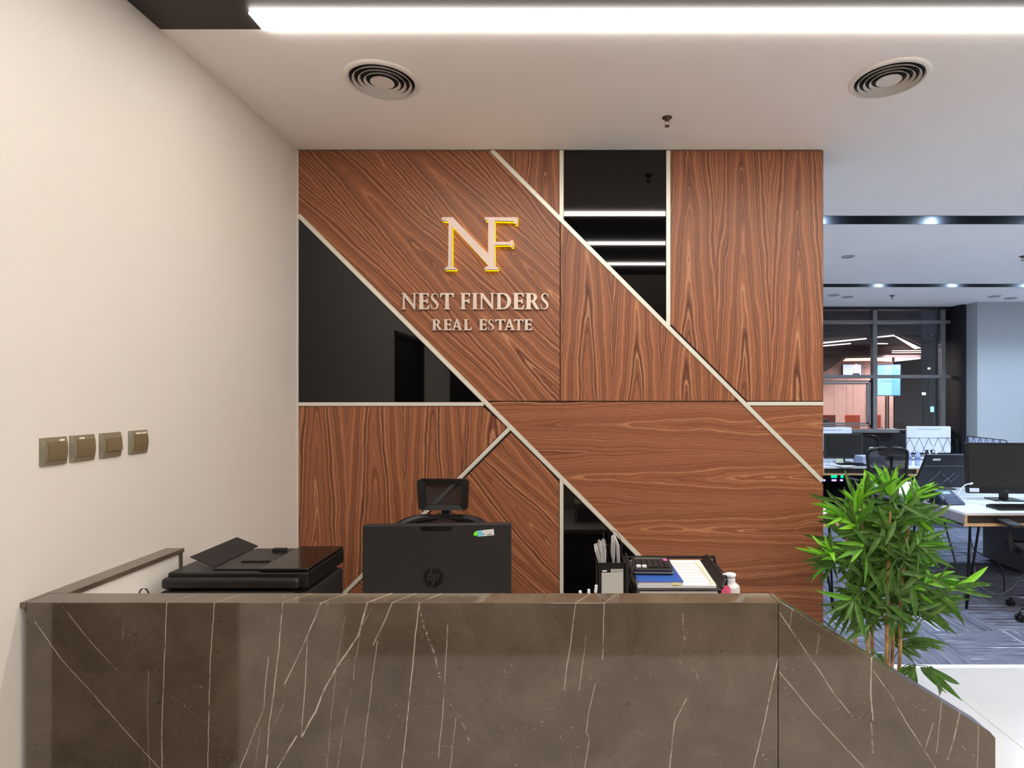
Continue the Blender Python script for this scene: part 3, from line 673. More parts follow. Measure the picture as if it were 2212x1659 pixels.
for k in range(4): build(box(.20+rr.uniform(0, .006), .462-rr.uniform(0, .006), 1.852+rr.uniform(0, .006), 2.15, ZT2-.0485+k*.0108, ZT2-.0485+k*.0108+.0100), 'sheet', PAPER, ps, True)
ZP = ZT2+.003
ps = thing('document', 'printed white form lying open in the top wire tray, right of the blue notebook', 'papers', (.40, 2.0, ZP))
build(MB().prism([(.197, 1.862), (.455, 1.862), (.462, 2.15), (.30, 2.15), (.20, 2.15)], ZP, ZP+.008, 'z'), 'page_block', PAPER, ps, True)
pl = MB()
for k in range(7): pl.box(.35, .435, 1.90+k*.033, 1.9015+k*.033, ZP+.0082, ZP+.0086)
pl.box(.438, .4392, 1.865, 2.145, ZP+.0082, ZP+.0087)
lab(build(pl, 'ruled_lines', M('lilac_print', (190, 178, 190), .7), ps, True), 'printed ruled lines')
lab(build(box(.4395, .4555, 1.868, 2.12, ZP+.0082, ZP+.0095), 'index_edge', M('cream_paper', (232, 214, 184), .7), ps, True), 'cream index strip')
pl = MB()
for k in range(9): pl.box(.4425, .4465, 1.875+k*.022, 1.881+k*.022, ZP+.0096, ZP+.0100)
build(pl, 'index_marks', M('print_dark', (60, 60, 66), .6), ps, True)
t = thing('notebook', 'blue covered notebook lying in the top wire tray under the calculator', 'book', (.27, 1.95, ZP+.009))
ZN = ZP+.0092
build(MB().prism([(.200, 1.863), (.346, 1.863), (.338, 2.06), (.197, 2.06)], ZN, ZN+.010, 'z'), 'pages', PAPER, t, True)
build(MB().prism([(.198, 1.861), (.348, 1.861), (.340, 2.062), (.195, 2.062)], ZN+.0102, ZN+.012, 'z'), 'cover', M('blue_book_cover', (44, 84, 160), .45), t, True)
lab(build(box(.310, .332, 1.860, 1.8628, ZN+.001, ZN+.006), 'page_marker', M('yellow_marker', (230, 214, 130), .6), t, True), 'yellow page marker')
t = thing('calculator', 'black desk calculator with a pink key, lying on the blue notebook', 'calculator', (.262, 2.00, ZN+.0150), math.radians(-2))
Rx = Matrix.Rotation(math.radians(1.5), 4, 'X')
def CB(mb, nm, mt, l=None, **kw):
    o = build(mb.xf(Rx), nm, mt, t, **kw)
    if l: lab(o, l)
    return o
CB(MB().rbox(-.070, .066, -.075, .050, .0, .020, .012, 'z'), 'case', BLKM, bevel=.003)
CB(MB().rbox(-.072, .068, -.077, .052, .0065, .0095, .012, 'z'), 'case_edge', M('grey_trim_plastic', (120, 124, 130), .35), 'grey edge line', bevel=.0005)
CB(box(-.058, .054, .030, .046, .0203, .0215), 'display', M('lcd', (86, 96, 88), .2))
for i in range(6):
    for j in range(4):
        mt = BLKM
        if i == 5 and j == 3: mt = M('pink_key', (214, 90, 160), .45)
        elif j == 0 and i in (0, 1): mt = M('white_key', (214, 214, 214), .45)
        CB(MB().rbox(-.058+i*.0195, -.058+i*.0195+.0155, -.062+j*.0215, -.062+j*.0215+.0165, .0202, .026, .003, 'z'), 'key', mt, bevel=.0008)
# pump bottle
t = thing('pump_bottle', 'small clear hand sanitiser bottle with a white pump, right of the wire trays', 'bottle', (bx(1578, 1.93), 1.93, SH))
build(MB().lathe([(.026, 0), (.031, .004), (.031, .140), (.029, .152), (.016, .163), (.014, .1645)], 24), 'bottle_body', flat('frosted_plastic', (206, 200, 198), .25), t, smooth=True)
build(MB().lathe([(.0155, .165), (.0155, .176), (.012, .1775), (.006, .178), (.006, .1815)], 24), 'collar', WPL, t, smooth=True)
build(MB().lathe([(.013, .182), (.018, .185), (.018, .191), (.006, .195), (0, .195)], 20).box(-.026, -.01, -.005, .005, .185, .191), 'pump_head', WPL, t, smooth=True)
lab(build(MB().rbox(-.040, -.010, -.036, -.0325, .12, .163, .012), 'bottle_label', M('pink_label', (232, 90, 130), .5), t), 'pink label')
t = thing('paper_card', 'small white card leaning up behind the marble front, right of the pump bottle', 'card', (bx(1595, 1.9), 1.9, SH))
build(MB().prism([(-.020, 0), (.022, 0), (.018, .126), (-.012, .152), (-.018, .148)], -.001, .001), 'card', PAPER, t)
# pens in a cup
t = thing('pen_cup', 'low black pen cup hidden behind the marble front, left of the file box', 'cup', (bx(1268, 1.80), 1.80, SH))
build(MB().lathe([(.030, 0), (.034, .09), (.032, .09), (.028, .004), (0, .004)], 24), 'cup', BLKM, t, smooth=True)
for lb, px, py, mt, lean in (('white pen tip showing above the marble front, leftmost', 1253, 1276, WPL, -.012), ('white capped pen showing above the marble front', 1272, 1273, WPL, .0),
                         ('orange and white pen leaning right above the marble front', 1288, 1264, M('orange_pen', (196, 120, 84), .4), .026)):
    X_ = bx(px, 1.80); Z_ = bz(py, 1.80); p0 = Vector((bx(1268, 1.80)+lean*.3, 1.80+random.uniform(-.01, .01), SH+.006)); p1 = Vector((X_, 1.80, Z_))
    g = thing('pen', lb, 'pen', p0)
    build(MB().tube([p0, p0.lerp(p1, .88)], .0042, 8), 'barrel', mt, g, True, smooth=True)
    build(MB().tube([p0.lerp(p1, .885), p1], [.0050, .0045], 8), 'cap', WPL, g, True, smooth=True)
# ================================================================ OFFICE CHAIRS
def chair(lb, loc, rz, head=True, base=None, seat_z=.47, top=1.09, arms=True, nm='office_chair', cat='chair'):
    """faces -y (towards the camera) at rz=0"""
    t = thing(nm, lb, cat, loc, rz); bm_ = base or BLKM
    sy_ = lambda x: .04*(x/.24)**2
    s = MB().rbox(-.25, .25, -.24, .24, seat_z-.05, seat_z+.03, .07, 'z', 6); build(s, 'seat', BLKM, t, bevel=.02, seg=3)
    # back frame: rounded outline with mesh panel, curved about z
    zb = seat_z+.12; hw = .235; ol = []
    for k in range(0, 25):
        a = PI*k/24; ol.append((hw*math.copysign(abs(math.cos(a))**.6, math.cos(a)), top-.09+.078*math.sin(a)**.9))
    ol = [(-hw*.82, zb+.02)]+[(-hw*.9, zb+.12)]+ol[::-1]+[(hw*.9, zb+.12), (hw*.82, zb+.02)]
    pts = [(x, .25-.05*(x/hw)**2, z) for x, z in ol]
    build(MB().tube(pts+[(0, .25, zb-.01), pts[0]], .019, 8, caps=False), 'back_frame', BLK, t, smooth=True)
    me = MB(); nx, nz = 10, 10
    top_z = lambda x: top-.09+.078*max(0, 1-(abs(x)/hw)**3.3)**.5
    vs = [( -hw*.93+2*hw*.93*i/nx, .25-.05*((-1+2*i/nx)*.93)**2, zb+(top_z(-hw*.93+2*hw*.93*i/nx)-zb)*j/nz) for j in range(nz+1) for i in range(nx+1)]
    fs = [(j*(nx+1)+i, j*(nx+1)+i+1, (j+1)*(nx+1)+i+1, (j+1)*(nx+1)+i) for j in range(nz) for i in range(nx)]
    me.add(vs, fs); build(me, 'backrest', MESHF, t, smooth=True)
    build(MB().tube([(0, .1, seat_z-.06), (0, .27, seat_z-.03), (0, .30, seat_z+.15), (0, .285, top-.10)], .02, 8), 'back_support', BLK, t, smooth=True)
    if head:
        build(MB().rbox(-.018, .018, .255, .285, top-.03, top+.045, .005), 'headrest_post', BLK, t, bevel=.003)
        build(MB().rbox(-.05, .05, .25, .29, top-.015, top+.002, .006), 'headrest_bracket', BLK, t, bevel=.003)
        hz0, hz1, hx = top+.026, top+.178, .124
        pts = []
        for cx_, cz_, a0 in ((hx-.024, hz0+.02, -90), (hx-.018, hz1-.018, 0), (-hx+.018, hz1-.018, 90), (-hx+.024, hz0+.02, 180)):
            for i in range(5):
                a = math.radians(a0+22.5*i); pts.append((cx_+.018*math.cos(a), cz_+.018*math.sin(a)))
        bow = lambda x: .235-.028*(x/hx)**2*0+.03*(x/hx)**2*-1
        fr = MB()
        n = len(pts); inn = [(x*.74, (z-(hz0+hz1)/2)*.66+(hz0+hz1)/2) for x, z in pts]
        # frame: outer ring to inner ring, with thickness
        for k in range(n):
            a, b, c, d = pts[k], pts[(k+1) % n], inn[(k+1) % n], inn[k]
            q = [(a, 0), (b, 0), (c, 0), (d, 0)]
            fr.add([(p[0], .24-.03*(p[0]/hx)**2, p[1]) for p in (a, b, c, d)]+[(p[0], .262-.03*(p[0]/hx)**2, p[1]) for p in (a, b, c, d)],
                   [(0, 1, 2, 3), (7, 6, 5, 4), (0, 4, 5, 1), (2, 6, 7, 3)])
        hr = build(fr, 'headrest', BLK, t)
        me = MB(); vs = []; 
        for j in range(5):
            for i in range(9):
                x = -hx*.76+2*hx*.76*i/8; vs.append((x, .252-.03*(x/hx)**2, hz0+.024+(hz1-hz0-.048)*j/4))
        me.add(vs, [(j*9+i, j*9+i+1, (j+1)*9+i+1, (j+1)*9+i) for j in range(4) for i in range(8)])
        build(me, 'headrest_mesh', MESHF, t, smooth=True)
    if arms:
        for s_ in (-1, 1):
            build(MB().tube([(s_*.22, .0, seat_z-.04), (s_*.29, .0, seat_z+.0), (s_*.30, .0, seat_z+.10), (s_*.30, .0, seat_z+.19)], [.016, .02, .024, .026], 8), 'arm_post', BLK, t, smooth=True)
            build(MB().rbox(s_*.30-.045, s_*.30+.045, -.14, .12, seat_z+.192, seat_z+.217, .03, 'z', 5), 'armrest', BLKM, t, bevel=.006)
    build(MB().lathe([(.03, .10), (.03, .22), (.018, .22), (.018, seat_z-.05), (.08, seat_z-.05)], 16), 'gas_lift', BLK, t, smooth=True)
    for k in range(5):
        a = 2*PI*k/5+.35; d = Vector((math.cos(a), math.sin(a), 0))
        g = MB().tube([d*.02+Vector((0, 0, .115)), d*.16+Vector((0, 0, .105)), d*.30+Vector((0, 0, .078))], [.026, .02, .014], 8)
        l = build(g, 'base_leg', bm_, t, smooth=True)
        c = d*.30; Rz = Matrix.Rotation(a, 4, 'Z')
        w_ = MB()
        for s_ in (-.014, .014):
            k0 = len(w_.v); w_.lathe([(0, -.008), (.026, -.008), (.028, 0), (.026, .008), (0, .008)], 16)
            w_.xf(Matrix.Translation((c.x, c.y, .029)) @ Rz @ Matrix.Translation((0, s_, 0)) @ Matrix.Rotation(PI/2, 4, 'X'), k0)
        w_.tube([c+Vector((0, 0, .03)), c+Vector((0, 0, .075))], .009, 6)
        build(w_, 'caster', BLK, l, smooth=True)
    return t
chair('black mesh office chair with headrest behind the reception computer', ((957-VX)/F*2.75, 2.50, 0), math.radians(-2), True, top=1.098)
# ================================================================ SWITCHES ON THE LEFT WALL
BRZ = flat('bronze_plastic', (134, 120, 98), .32, .15); BRZ2 = flat('bronze_rocker', (124, 108, 80), .28, .2); BRS = flat('pale_bevel', (128, 124, 104), .35, .2)
def plate(y0, y1, zt, zb, lb, kind):
    yc, h, w = (y0+y1)/2, zt-zb, y1-y0
    t = thing('wall_switch', lb, 'switch', (XL, yc, zb), group='bronze switch plates on the left wall')
    prof = []
    b = MB(); n = 8; bev = .0075
    cols = []
    for i in range(n+1):
        z = zb+h*i/n; x = XL+.006+.006*math.sin(PI*i/n); cols.append((x, z))
    vs = []
    for x, z in cols: vs += [(x, y0+bev, z), (x, y1-bev*.5, z)]
    b.add(vs, [(2*i, 2*i+2, 2*i+3, 2*i+1) for i in range(n)])
    b.box(XL+.0002, XL+.0058, y0+bev, y1-bev*.5, zb, zt)
    build(b, 'face_plate', BRZ, t, True, smooth=True)
    e = MB()
    vs = []
    for x, z in cols: vs += [(XL+.0002, y0, z), (x, y0+bev, z)]
    e.add(vs, [(2*i, 2*i+1, 2*i+3, 2*i+2) for i in range(n)])
    lab(build(e, 'bevelled_edge', BRS, t, True), 'paler bevelled side edge'); e = MB()
    vs = []
    for x, z in cols: vs += [(XL+.0002, y1, z), (x, y1-bev*.5, z)]
    e.add(vs, [(2*i, 2*i+2, 2*i+3, 2*i+1) for i in range(n)])
    lab(build(e, 'bevelled_edge', BRS, t, True), 'paler bevelled side edge')
    r0, r1 = y0+.017, y1-.008
    rk = MB(); zs = [zb+.014, zb+.03, (zb+zt)/2, zt-.026, zt-.014]
    if kind == 'flush': zs = [zb+.022, zb+.035, (zb+zt)/2, zt-.03, zt-.018]
    xs_ = [XL+.0115, XL+.0133, XL+.0140, XL+.0134, XL+.0118] if kind != 'flush' else [XL+.0165, XL+.0165, XL+.0160, XL+.0145, XL+.0125]
    vs = []
    for x, z in zip(xs_, zs): vs += [(x, r0, z), (x, r1, z), (XL+.006, r0, z), (XL+.006, r1, z)]
    fs = []
    for i in range(4): k = 4*i; fs += [(k, k+4, k+5, k+1), (k+2, k, k+1, k+3) if i == 0 else (k, k+2, k+6, k+4), (k+1, k+5, k+7, k+3), (k, k+2, k+6, k+4)]
    fs.append((16, 18, 19, 17))
    rk.add(vs, fs)
    if kind == 'two':
        mid = (r0+r1)/2
    build(rk, 'rocker', BRZ2, t, True)
    LBM = M('white_label', (226, 214, 196), .5)
    for a, c in {'right': ((.62, .88),), 'left': ((.14, .42),), 'flush': (), 'two': ((.14, .48), (.56, .92))}[kind]:
        build(box(XL+.0085, XL+.0112, r0+(r1-r0)*a, r0+(r1-r0)*c, zt-.0125, zt-.0065), 'label_window', LBM, t, True)
plate(1.657, 1.744, 1.552, 1.469, 'bronze wall switch nearest the camera, leftmost of four', 'right')
plate(1.755, 1.844, 1.552, 1.470, 'bronze wall switch second from the left, label window at its left', 'left')
plate(1.864, 1.951, 1.552, 1.470, 'bronze wall switch third from the left, with a projecting rocker and no label', 'flush')
plate(1.985, 2.070, 1.552, 1.470, 'bronze wall switch rightmost of four, with two label windows', 'two')
# ================================================================ CEILING FITTINGS
VW = M('vent_white', (226, 220, 212), .45); VD = M('vent_shade', (16, 15, 15), .8)
def vent(lb, x, y):
    t = thing('ceiling_vent', lb, 'vent', (x, y, CH), group='round ring diffusers in the white ceiling')
    build(MB().lathe([(.136, -.0006), (.140, -.009), (.149, -.0095), (.160, -.004), (.163, -.0006)], 56, caps=False), 'flange', VW, t, smooth=True)
    lab(build(MB().lathe([(0, -.0008), (.1365, -.0008), (.1365, -.0004), (0, -.0004)], 48), 'throat_shade', VD, t), 'black disc standing for the shaded opening behind the rings')  # flat black disc paints the shade of the opening; ceiling has no hole
    for r in (.124, .100, .0765):
        build(MB().lathe([(r-.0085, -.0012), (r-.001, -.0115), (r+.0008, -.011), (r-.007, -.0008)], 48, caps=False), 'ring', VW, t, smooth=True)
    build(MB().lathe([(0, -.002), (.044, -.002), (.051, -.0095), (.049, -.011), (.02, -.008), (0, -.0075)], 40), 'centre_disc', VW, t, smooth=True)
vent('round white ceiling vent with concentric rings, left above the sign', (826-VX)/F*2.49, 2.49)
vent('round white ceiling vent with concentric rings, right side of the ceiling', (1920-VX)/F*2.475, 2.475)
SPK = M('bronze_sprinkler', (86, 70, 50), .35, .7)
def sprinkler(lb, x, y, s=1.0, mt=None):
    t = thing('sprinkler', lb, 'sprinkler', (x, y, CH)); mt = mt or SPK
    build(MB().lathe([(.024*s, -.0002), (.024*s, -.003), (.012*s, -.010), (.008*s, -.018), (0, -.018)], 24), 'escutcheon', mt, t, smooth=True)
    for s_ in (-1, 1): build(MB().tube([(s_*.008*s, 0, -.014), (s_*.013*s, 0, -.022), (s_*.011*s, 0, -.034), (s_*.004*s, 0, -.042)], .0014*s, 6), 'frame_arm', mt, t, smooth=True)
    lab(build(MB().tube([(0, 0, -.018), (0, 0, -.040)], .0016*s, 6), 'bulb', M('sprinkler_bulb', (190, 150, 130), .2), t, smooth=True), 'pale glass bulb')
    build(MB().lathe([(0, -.042), (.011*s, -.042), (.012*s, -.045), (0, -.046)], 16), 'deflector', mt, t, smooth=True)
sprinkler('small bronze fire sprinkler hanging under the white ceiling above the black glass', (1441-VX)/F*2.82, 2.82)
DK = M('dark_sprinkler', (50, 46, 56), .4)
sprinkler('tiny dark sprinkler on the far office ceiling above the window', (1927-VX)/F*7.9, 7.9, 1.5, DK)
sprinkler('tiny dark sprinkler on the office ceiling at the right edge of the picture', (2210-VX)/F*5.65, 5.65, 1.5, DK)
for lb, px, Y, r in (('flat round ceiling speaker between the two ceiling slots', 1832, 5.66, .062), ('round far ceiling diffuser, leftmost beyond the second slot', 1801, 7.85, .08),
                     ('round far ceiling diffuser beside the leftmost one beyond the second slot', 1831, 8.0, .075),
                     ('round far ceiling diffuser above the white column, left one', 2148, 7.95, .08), ('round far ceiling diffuser above the white column, right one', 2183, 8.1, .08)):
    t = thing('ceiling_diffuser', lb, 'vent', ((px-VX)/F*Y, Y, CH))
    build(MB().lathe([(0, -.002), (r*.7, -.002), (r*.72, -.012), (r, -.008), (r*1.02, -.0005)], 32), 'cover', M('diffuser_grey', (170, 172, 182), .5), t, smooth=True)
    build(MB().lathe([(r*.3, -.003), (r*.35, -.010), (r*.5, -.010), (r*.55, -.003)], 32), 'inner_ring', M('diffuser_grey', (170, 172, 182), .5), t, smooth=True)
# ================================================================ OPEN OFFICE BEHIND
def desk(lb, x0, x1, y0, y1, zt=.76, hinges=(0,), divs=(), legs=True, th=.105, drawer=True, endgrey=True):
    t = thing('office_desk', lb, 'desk', ((x0+x1)/2, (y0+y1)/2, 0))
    build(box(x0, x1, y0, y1, zt-.018, zt), 'desktop', LAM, t, True, bevel=.001)
    build(box(x0, x1, y0, y0+.006, zt-.022, zt-.0185).box(x0, x1, y0, y0+.02, zt-th, zt-th+.022).box(x0, x0+.018, y0, y0+.004, zt-th+.0225, zt-.0225).box(x1-.018, x1, y0, y0+.004, zt-th+.0225, zt-.0225), 'plywood_edge', PLY, t, True)
    build(box(x0, x1, y0+.021, y1, zt-th, zt-th+.016), 'lower_board', M('dark_board', (40, 34, 34), .5), t, True)
    build(box(x0+.02, x1-.02, y0+.02, y0+.03, zt-th+.018, zt-.02), 'shaded_hollow', M('hollow_shade', (48, 40, 36), .5), t, True)  # dark board across the hollow, its inner shade put into the colour
    for e in (x0, x1-.018): lab(build(box(e, e+.018, y0+.0045, y1, zt-th+.0165, zt-.0185), 'end_panel', GRYL, t, True), 'grey end panel')
    for d in divs: build(box(d, d+.03, y0-.002, y0+.02, zt-th+.0225, zt-.0225), 'divider', PLY, t, True)
    if legs:
        for sx_, sy_ in ((0, 0), (1, 0), (0, 1), (1, 1)):
            X = x0+.03 if sx_ == 0 else x1-.03; Yq = y0+.03 if sy_ == 0 else y1-.03; ix = 1 if sx_ == 0 else -1; iy = 1 if sy_ == 0 else -1
            ft = Vector((X-.0*ix, Yq, .004))
            l = MB().tube([ft, Vector((X+.03*ix, Yq, zt-th))], .009, 8).tube([ft, Vector((X+.10*ix, Yq, zt-th))], .009, 8)
            l.tube([ft+Vector((0, 0, .06)), Vector((X+.01*ix, Yq+.30*iy, zt-th))], .007, 8)
            build(l, 'leg', DARKM, t, True, smooth=True)
    return t
desk('nearest white topped office desk with plywood edge at the right of the picture', 3.01, 4.65, 4.42, 5.20)
desk('white desk behind the nearest right desk, back to back with it', 3.01, 4.65, 5.22, 6.0)
desk('white desk corner just right of the walnut wall, behind the bamboo plant', .5, 2.02, 4.40, 5.18)
desk('far white office desk carrying the black monitor and papers', 2.3, 3.98, 7.22, 7.98, divs=(3.1,))
desk('far white office desk carrying two water bottles', 4.03, 5.35, 7.16, 7.94, divs=(4.27,))
desk('rear white desk at the window carrying the left white computer', 2.7, 4.0, 8.06, 8.74)
desk('rear white desk at the window carrying the right white computer', 4.78, 5.44, 8.06, 8.74)
desk('white desk against the column side carrying the latticed screen', 5.45, 6.5, 7.35, 8.36)
# monitors
def monitor(lb, loc, rz, w, h, zb, frame, screen, rear=False, stand=True, tilt=0):
    t = thing('monitor', lb, 'monitor', loc, rz)
    Tm = Matrix.Translation((0, 0, zb)) @ Matrix.Rotation(tilt, 4, 'X')
    b = MB().rbox(-w/2, w/2, 0, .03, 0, h, .012); build(b.xf(Tm), 'casing', frame, t, bevel=.003)
    bz_ = .055 if h > .38 else .03
    build(MB().box(-w/2+.022, w/2-.022, -.0015, -.0002, bz_, h-.022).xf(Tm), 'screen', screen, t)
    if stand:
        build(MB().rbox(-.035, .035, .034, .055, .008, zb+h*.4, .005), 'stand_neck', frame, t, bevel=.002)
        build(MB().rbox(-.12, .12, -.05, .13, 0, .008, .02, 'z'), 'stand_foot', frame, t, bevel=.001)
    return t, Tm
SCR = flat('dark_screen', (46, 45, 42), .25, spec=.3)
mx_, my_ = 3.72, 4.93
t, Tm = monitor('large black monitor with a white note on its frame, nearest office desk at the right', (mx_, my_, .76), math.radians(-4), .66, .44, .06, BLK, SCR, tilt=math.radians(-3))
lab(build(MB().box(-.33+.02, -.33+.10, -.003, -.0005, .012, .046).xf(Tm), 'note', M('note_paper', (206, 210, 218), .6), t), 'white note stuck on the frame')
dl = MB()
for k, (a, b) in enumerate(((0, 5), (6.5, 11), (12.5, 16), (17.5, 21))):
    if k == 0: dl.box(a*.001, a*.001+.0012, -.0012, -.0003, 0, .006).box(a*.001, a*.001+.003, -.0012, -.0003, 0, .0012).box(a*.001, a*.001+.003, -.0012, -.0003, .0048, .006).box(a*.001+.003, a*.001+.0042, -.0012, -.0003, .001, .005)
    elif k == 1: dl.box(a*.001, a*.001+.0012, -.0012, -.0003, 0, .006).box(a*.001, b*.001-.0005, -.0012, -.0003, 0, .0012).box(a*.001, b*.001-.0005, -.0012, -.0003, .0024, .0036).box(a*.001, b*.001-.0005, -.0012, -.0003, .0048, .006)
    else: dl.box(a*.001, a*.001+.0012, -.0012, -.0003, 0, .006).box(a*.001, b*.001-.0003, -.0012, -.0003, 0, .0012)
dl.xf(Matrix.Translation((-.012, 0, .022))).xf(Tm)
lab(build(dl, 'logo_letters', M('silver_print', (190, 190, 196), .3), t), 'small silver lettering DELL')
# black computer seen from behind, on the next desk
t = thing('computer', 'black all-in-one computer seen from behind, left of the large black monitor', 'computer', (3.53, 5.50, .76), math.radians(0))
R_ = Matrix.Translation((0, 0, .02)) @ Matrix.Rotation(math.radians(9), 4, 'X')
DKN = flat('dark_navy_plastic', (24, 25, 32), .4)
build(MB().prism([(-.27, 0), (.27, 0), (.225, .325), (-.175, .325)], 0, .04).xf(R_), 'back_shell', DKN, t, bevel=.004)
lab(build(MB().prism([(-.13, .277), (-.115, .288), (-.05, .288), (-.05, .27), (-.115, .27)], -.003, -.0004).xf(R_), 'label', M('pale_label', (190, 196, 204), .5), t), 'pale label near the top')
g = MB()
for a, b in (((-.2, .215), (.2, .215)), ((-.14, .06), (-.03, .17)), ((-.02, .03), (.10, .15)), ((-.02, .14), (.06, .07)), ((-.05, .03), (0, -.0+.005)), ((.06, .05), (.14, .13)), ((.03, .09), (.0, .06))):
    g.tube([(a[0], -.003, a[1]), (b[0], -.003, b[1])], .0016, 5)
lab(build(g.xf(R_), 'mesh_lines', M('grey_line', (120, 124, 140), .4), t), 'thin grey wire mesh lines across the back')  # bars stand for a wire mesh in front of the shell
build(box(-.12, .12, -.02, .16, 0, .012), 'stand_foot', DKN, t, bevel=.002)
# white computers seen from behind at the window desk
def white_ps(lb, px0, px1, pyt, pyb, Y, slot):
    x0, x1 = (px0-VX)/F*Y, (px1-VX)/F*Y; zt, zb = EYE-(pyt-VY)/F*Y, EYE-(pyb-VY)/F*Y
    t = thing('computer', lb, 'computer', ((x0+x1)/2, Y, .76)); w = (x1-x0)/2
    build(MB().rbox(-w, w, 0, .03, zb-.76, zt-.76, .014), 'back_shell', WPL, t, bevel=.004)
    lab(build(box(-w*.5, w*.55, -.001, 0, zt-.76-.045, zt-.76-.038), 'vent_slot', M('slot_blue', (120, 140, 200), .5), t), 'bluish vent slot')
    build(MB().rbox(-.05, .05, -.004, .02, .04, .11, .006), 'port_cover', M('port_dark', (36, 36, 42), .5), t)
    build(box(-.04, .04, .035, .05, .008, .2).box(-.13, .13, -.06, .12, 0, .008), 'stand', WPL, t, bevel=.002)
white_ps('white all-in-one computer seen from behind, behind the wire lattice screen', 1959, 2054, 921, 978, 8.32, True)
white_ps('white all-in-one computer seen from behind, beside the walnut wall edge', 1745, 1840, 923, 975, 8.32, True)
monitor('black monitor facing the camera on the far desk beside the walnut wall', (3.585, 7.66, .76), 0, .52, .34, .055, flat('dark_grey_monitor', (44, 44, 44), .5), SCR)
monitor('white slim monitor seen nearly edge-on at the walnut wall edge', (3.16, 7.42, .76), math.radians(62), .34, .27, .05, flat('bluish_white_plastic', (196, 208, 236), .4), SCR)
# wire lattice screens
def lattice(lb, a, b, z0, z1, n, solid=False):
    a, b = Vector(a), Vector(b); t = thing('lattice_screen', lb, 'screen', (a+b)/2)
    d = (b-a); L = d.length; d.normalize(); P3 = lambda s_, z: a+d*s_+Vector((0, 0, z-a.z))
    fr = MB().tube([P3(0, z0), P3(0, z1-.02), P3(.02, z1), P3(L-.02, z1), P3(L, z1-.02), P3(L, z0)], .006, 6).tube([P3(0, z0), P3(L, z0)], .005, 6)
    build(fr, 'frame', DARKM, t, True, smooth=True)
    if solid:
        nd = Vector((-d.y, d.x, 0))*.008
        for k in range(2):
            s0, s1 = L*.5*k+.015, L*.5*(k+1)-.015
            vs = [P3(s0, z0+.01)+nd, P3(s1, z0+.01)+nd, P3(s1, z1-.015)+nd, P3(s0, z1-.015)+nd]
            lab(build(MB().add(vs+[v+nd*.3 for v in vs], [(0, 1, 2, 3), (7, 6, 5, 4), (0, 4, 5, 1), (1, 5, 6, 2), (2, 6, 7, 3), (3, 7, 4, 0)]), 'backing_sheet', M('bluish_sheet', (200, 206, 240), .6), t, True), 'white sheet behind the wires')
    w = L/n
    for k in range(n):
        build(MB().tube([P3(k*w, z0), P3((k+1)*w, z1)], .0032, 5), 'wire', DARKM, t, True, smooth=True)
        build(MB().tube([P3(k*w, z1), P3((k+1)*w, z0)], .0032, 5), 'wire', DARKM, t, True, smooth=True)
lattice('black wire lattice screen in front of the white computer', (4.53, 7.99, .766), (5.33, 7.99, .766), .766, 1.068, 6)
lattice('slanting lattice screen with white sheets, in front of the white column', (5.70, 8.32, .766), (5.66, 7.50, .766), .80, 1.072, 6, True)
# keyboards
def keyboard(lb, loc, rz, L=.44):
    t = thing('keyboard', lb, 'keyboard', loc, rz)
    build(MB().prism([(-.075, 0), (.075, 0), (.075, .022), (-.075, .010)], -L/2, L/2, 'x'), 'case', BLKM, t, bevel=.002)
    g = MB()
    for j in range(5):
        for i in range(15):
            x = -L/2+.012+i*(L-.024)/15; y = -.065+j*.026; z = .0118+(y+.075)*.08
            g.box(x, x+(L-.024)/15-.004, y, y+.021, z-.002, z+.007)
    tag(build(g, 'key_block', BLK, t), kind='stuff'); return t
keyboard('dark keyboard on the nearest office desk in front of the large monitor', (3.56, 4.58, .761), math.radians(0))
keyboard('dark keyboard on the far desk in front of the black monitor', (3.55, 7.36, .761), 0, .36)
# phone
t = thing('desk_phone', 'dark blue-grey office telephone on the nearest right desk', 'telephone', (3.085, 4.80, .761), math.radians(6))
PH = flat('slate_plastic', (62, 70, 92), .35)
build(MB().prism([(-.09, 0), (.09, 0), (.09, .095), (.07, .105), (-.09, .018)], -.03, .125, 'x'), 'base', PH, t, bevel=.003)
sl_ = Matrix.Rotation(math.atan2(.087, .16), 4, 'X')
lab(build(MB().box(.005, .085, .115, .155, .0, .003).xf(Matrix.Translation((0, -.09, .0185)) @ sl_), 'display', M('phone_display', (150, 172, 176), .2), t), 'pale green display')
for i in range(3):
    for j in range(4):
        build(MB().rbox(.002+i*.024, .018+i*.024, .02+j*.021, .033+j*.021, 0, .004, .003, 'z', 2).xf(Matrix.Translation((0, -.09, .0185)) @ sl_), 'button', M('phone_button', (96, 106, 132), .4), t)
for j in range(4): build(MB().rbox(.085, .110, .02+j*.021, .033+j*.021, 0, .004, .003, 'z', 2).xf(Matrix.Translation((0, -.09, .0185)) @ sl_), 'button', M('phone_button', (96, 106, 132), .4), t)
hd = MB().tube([(-.062, -.085, .045), (-.062, -.05, .075), (-.062, .02, .115), (-.062, .075, .135), (-.062, .10, .128)], [.022, .020, .016, .020, .024], 10)
build(hd, 'handset', PH, t, smooth=True)
build(box(-.088, -.036, -.085, .085, .0, .012).box(-.075, -.05, .04, .07, .01, .11), 'cradle', BLK, t)
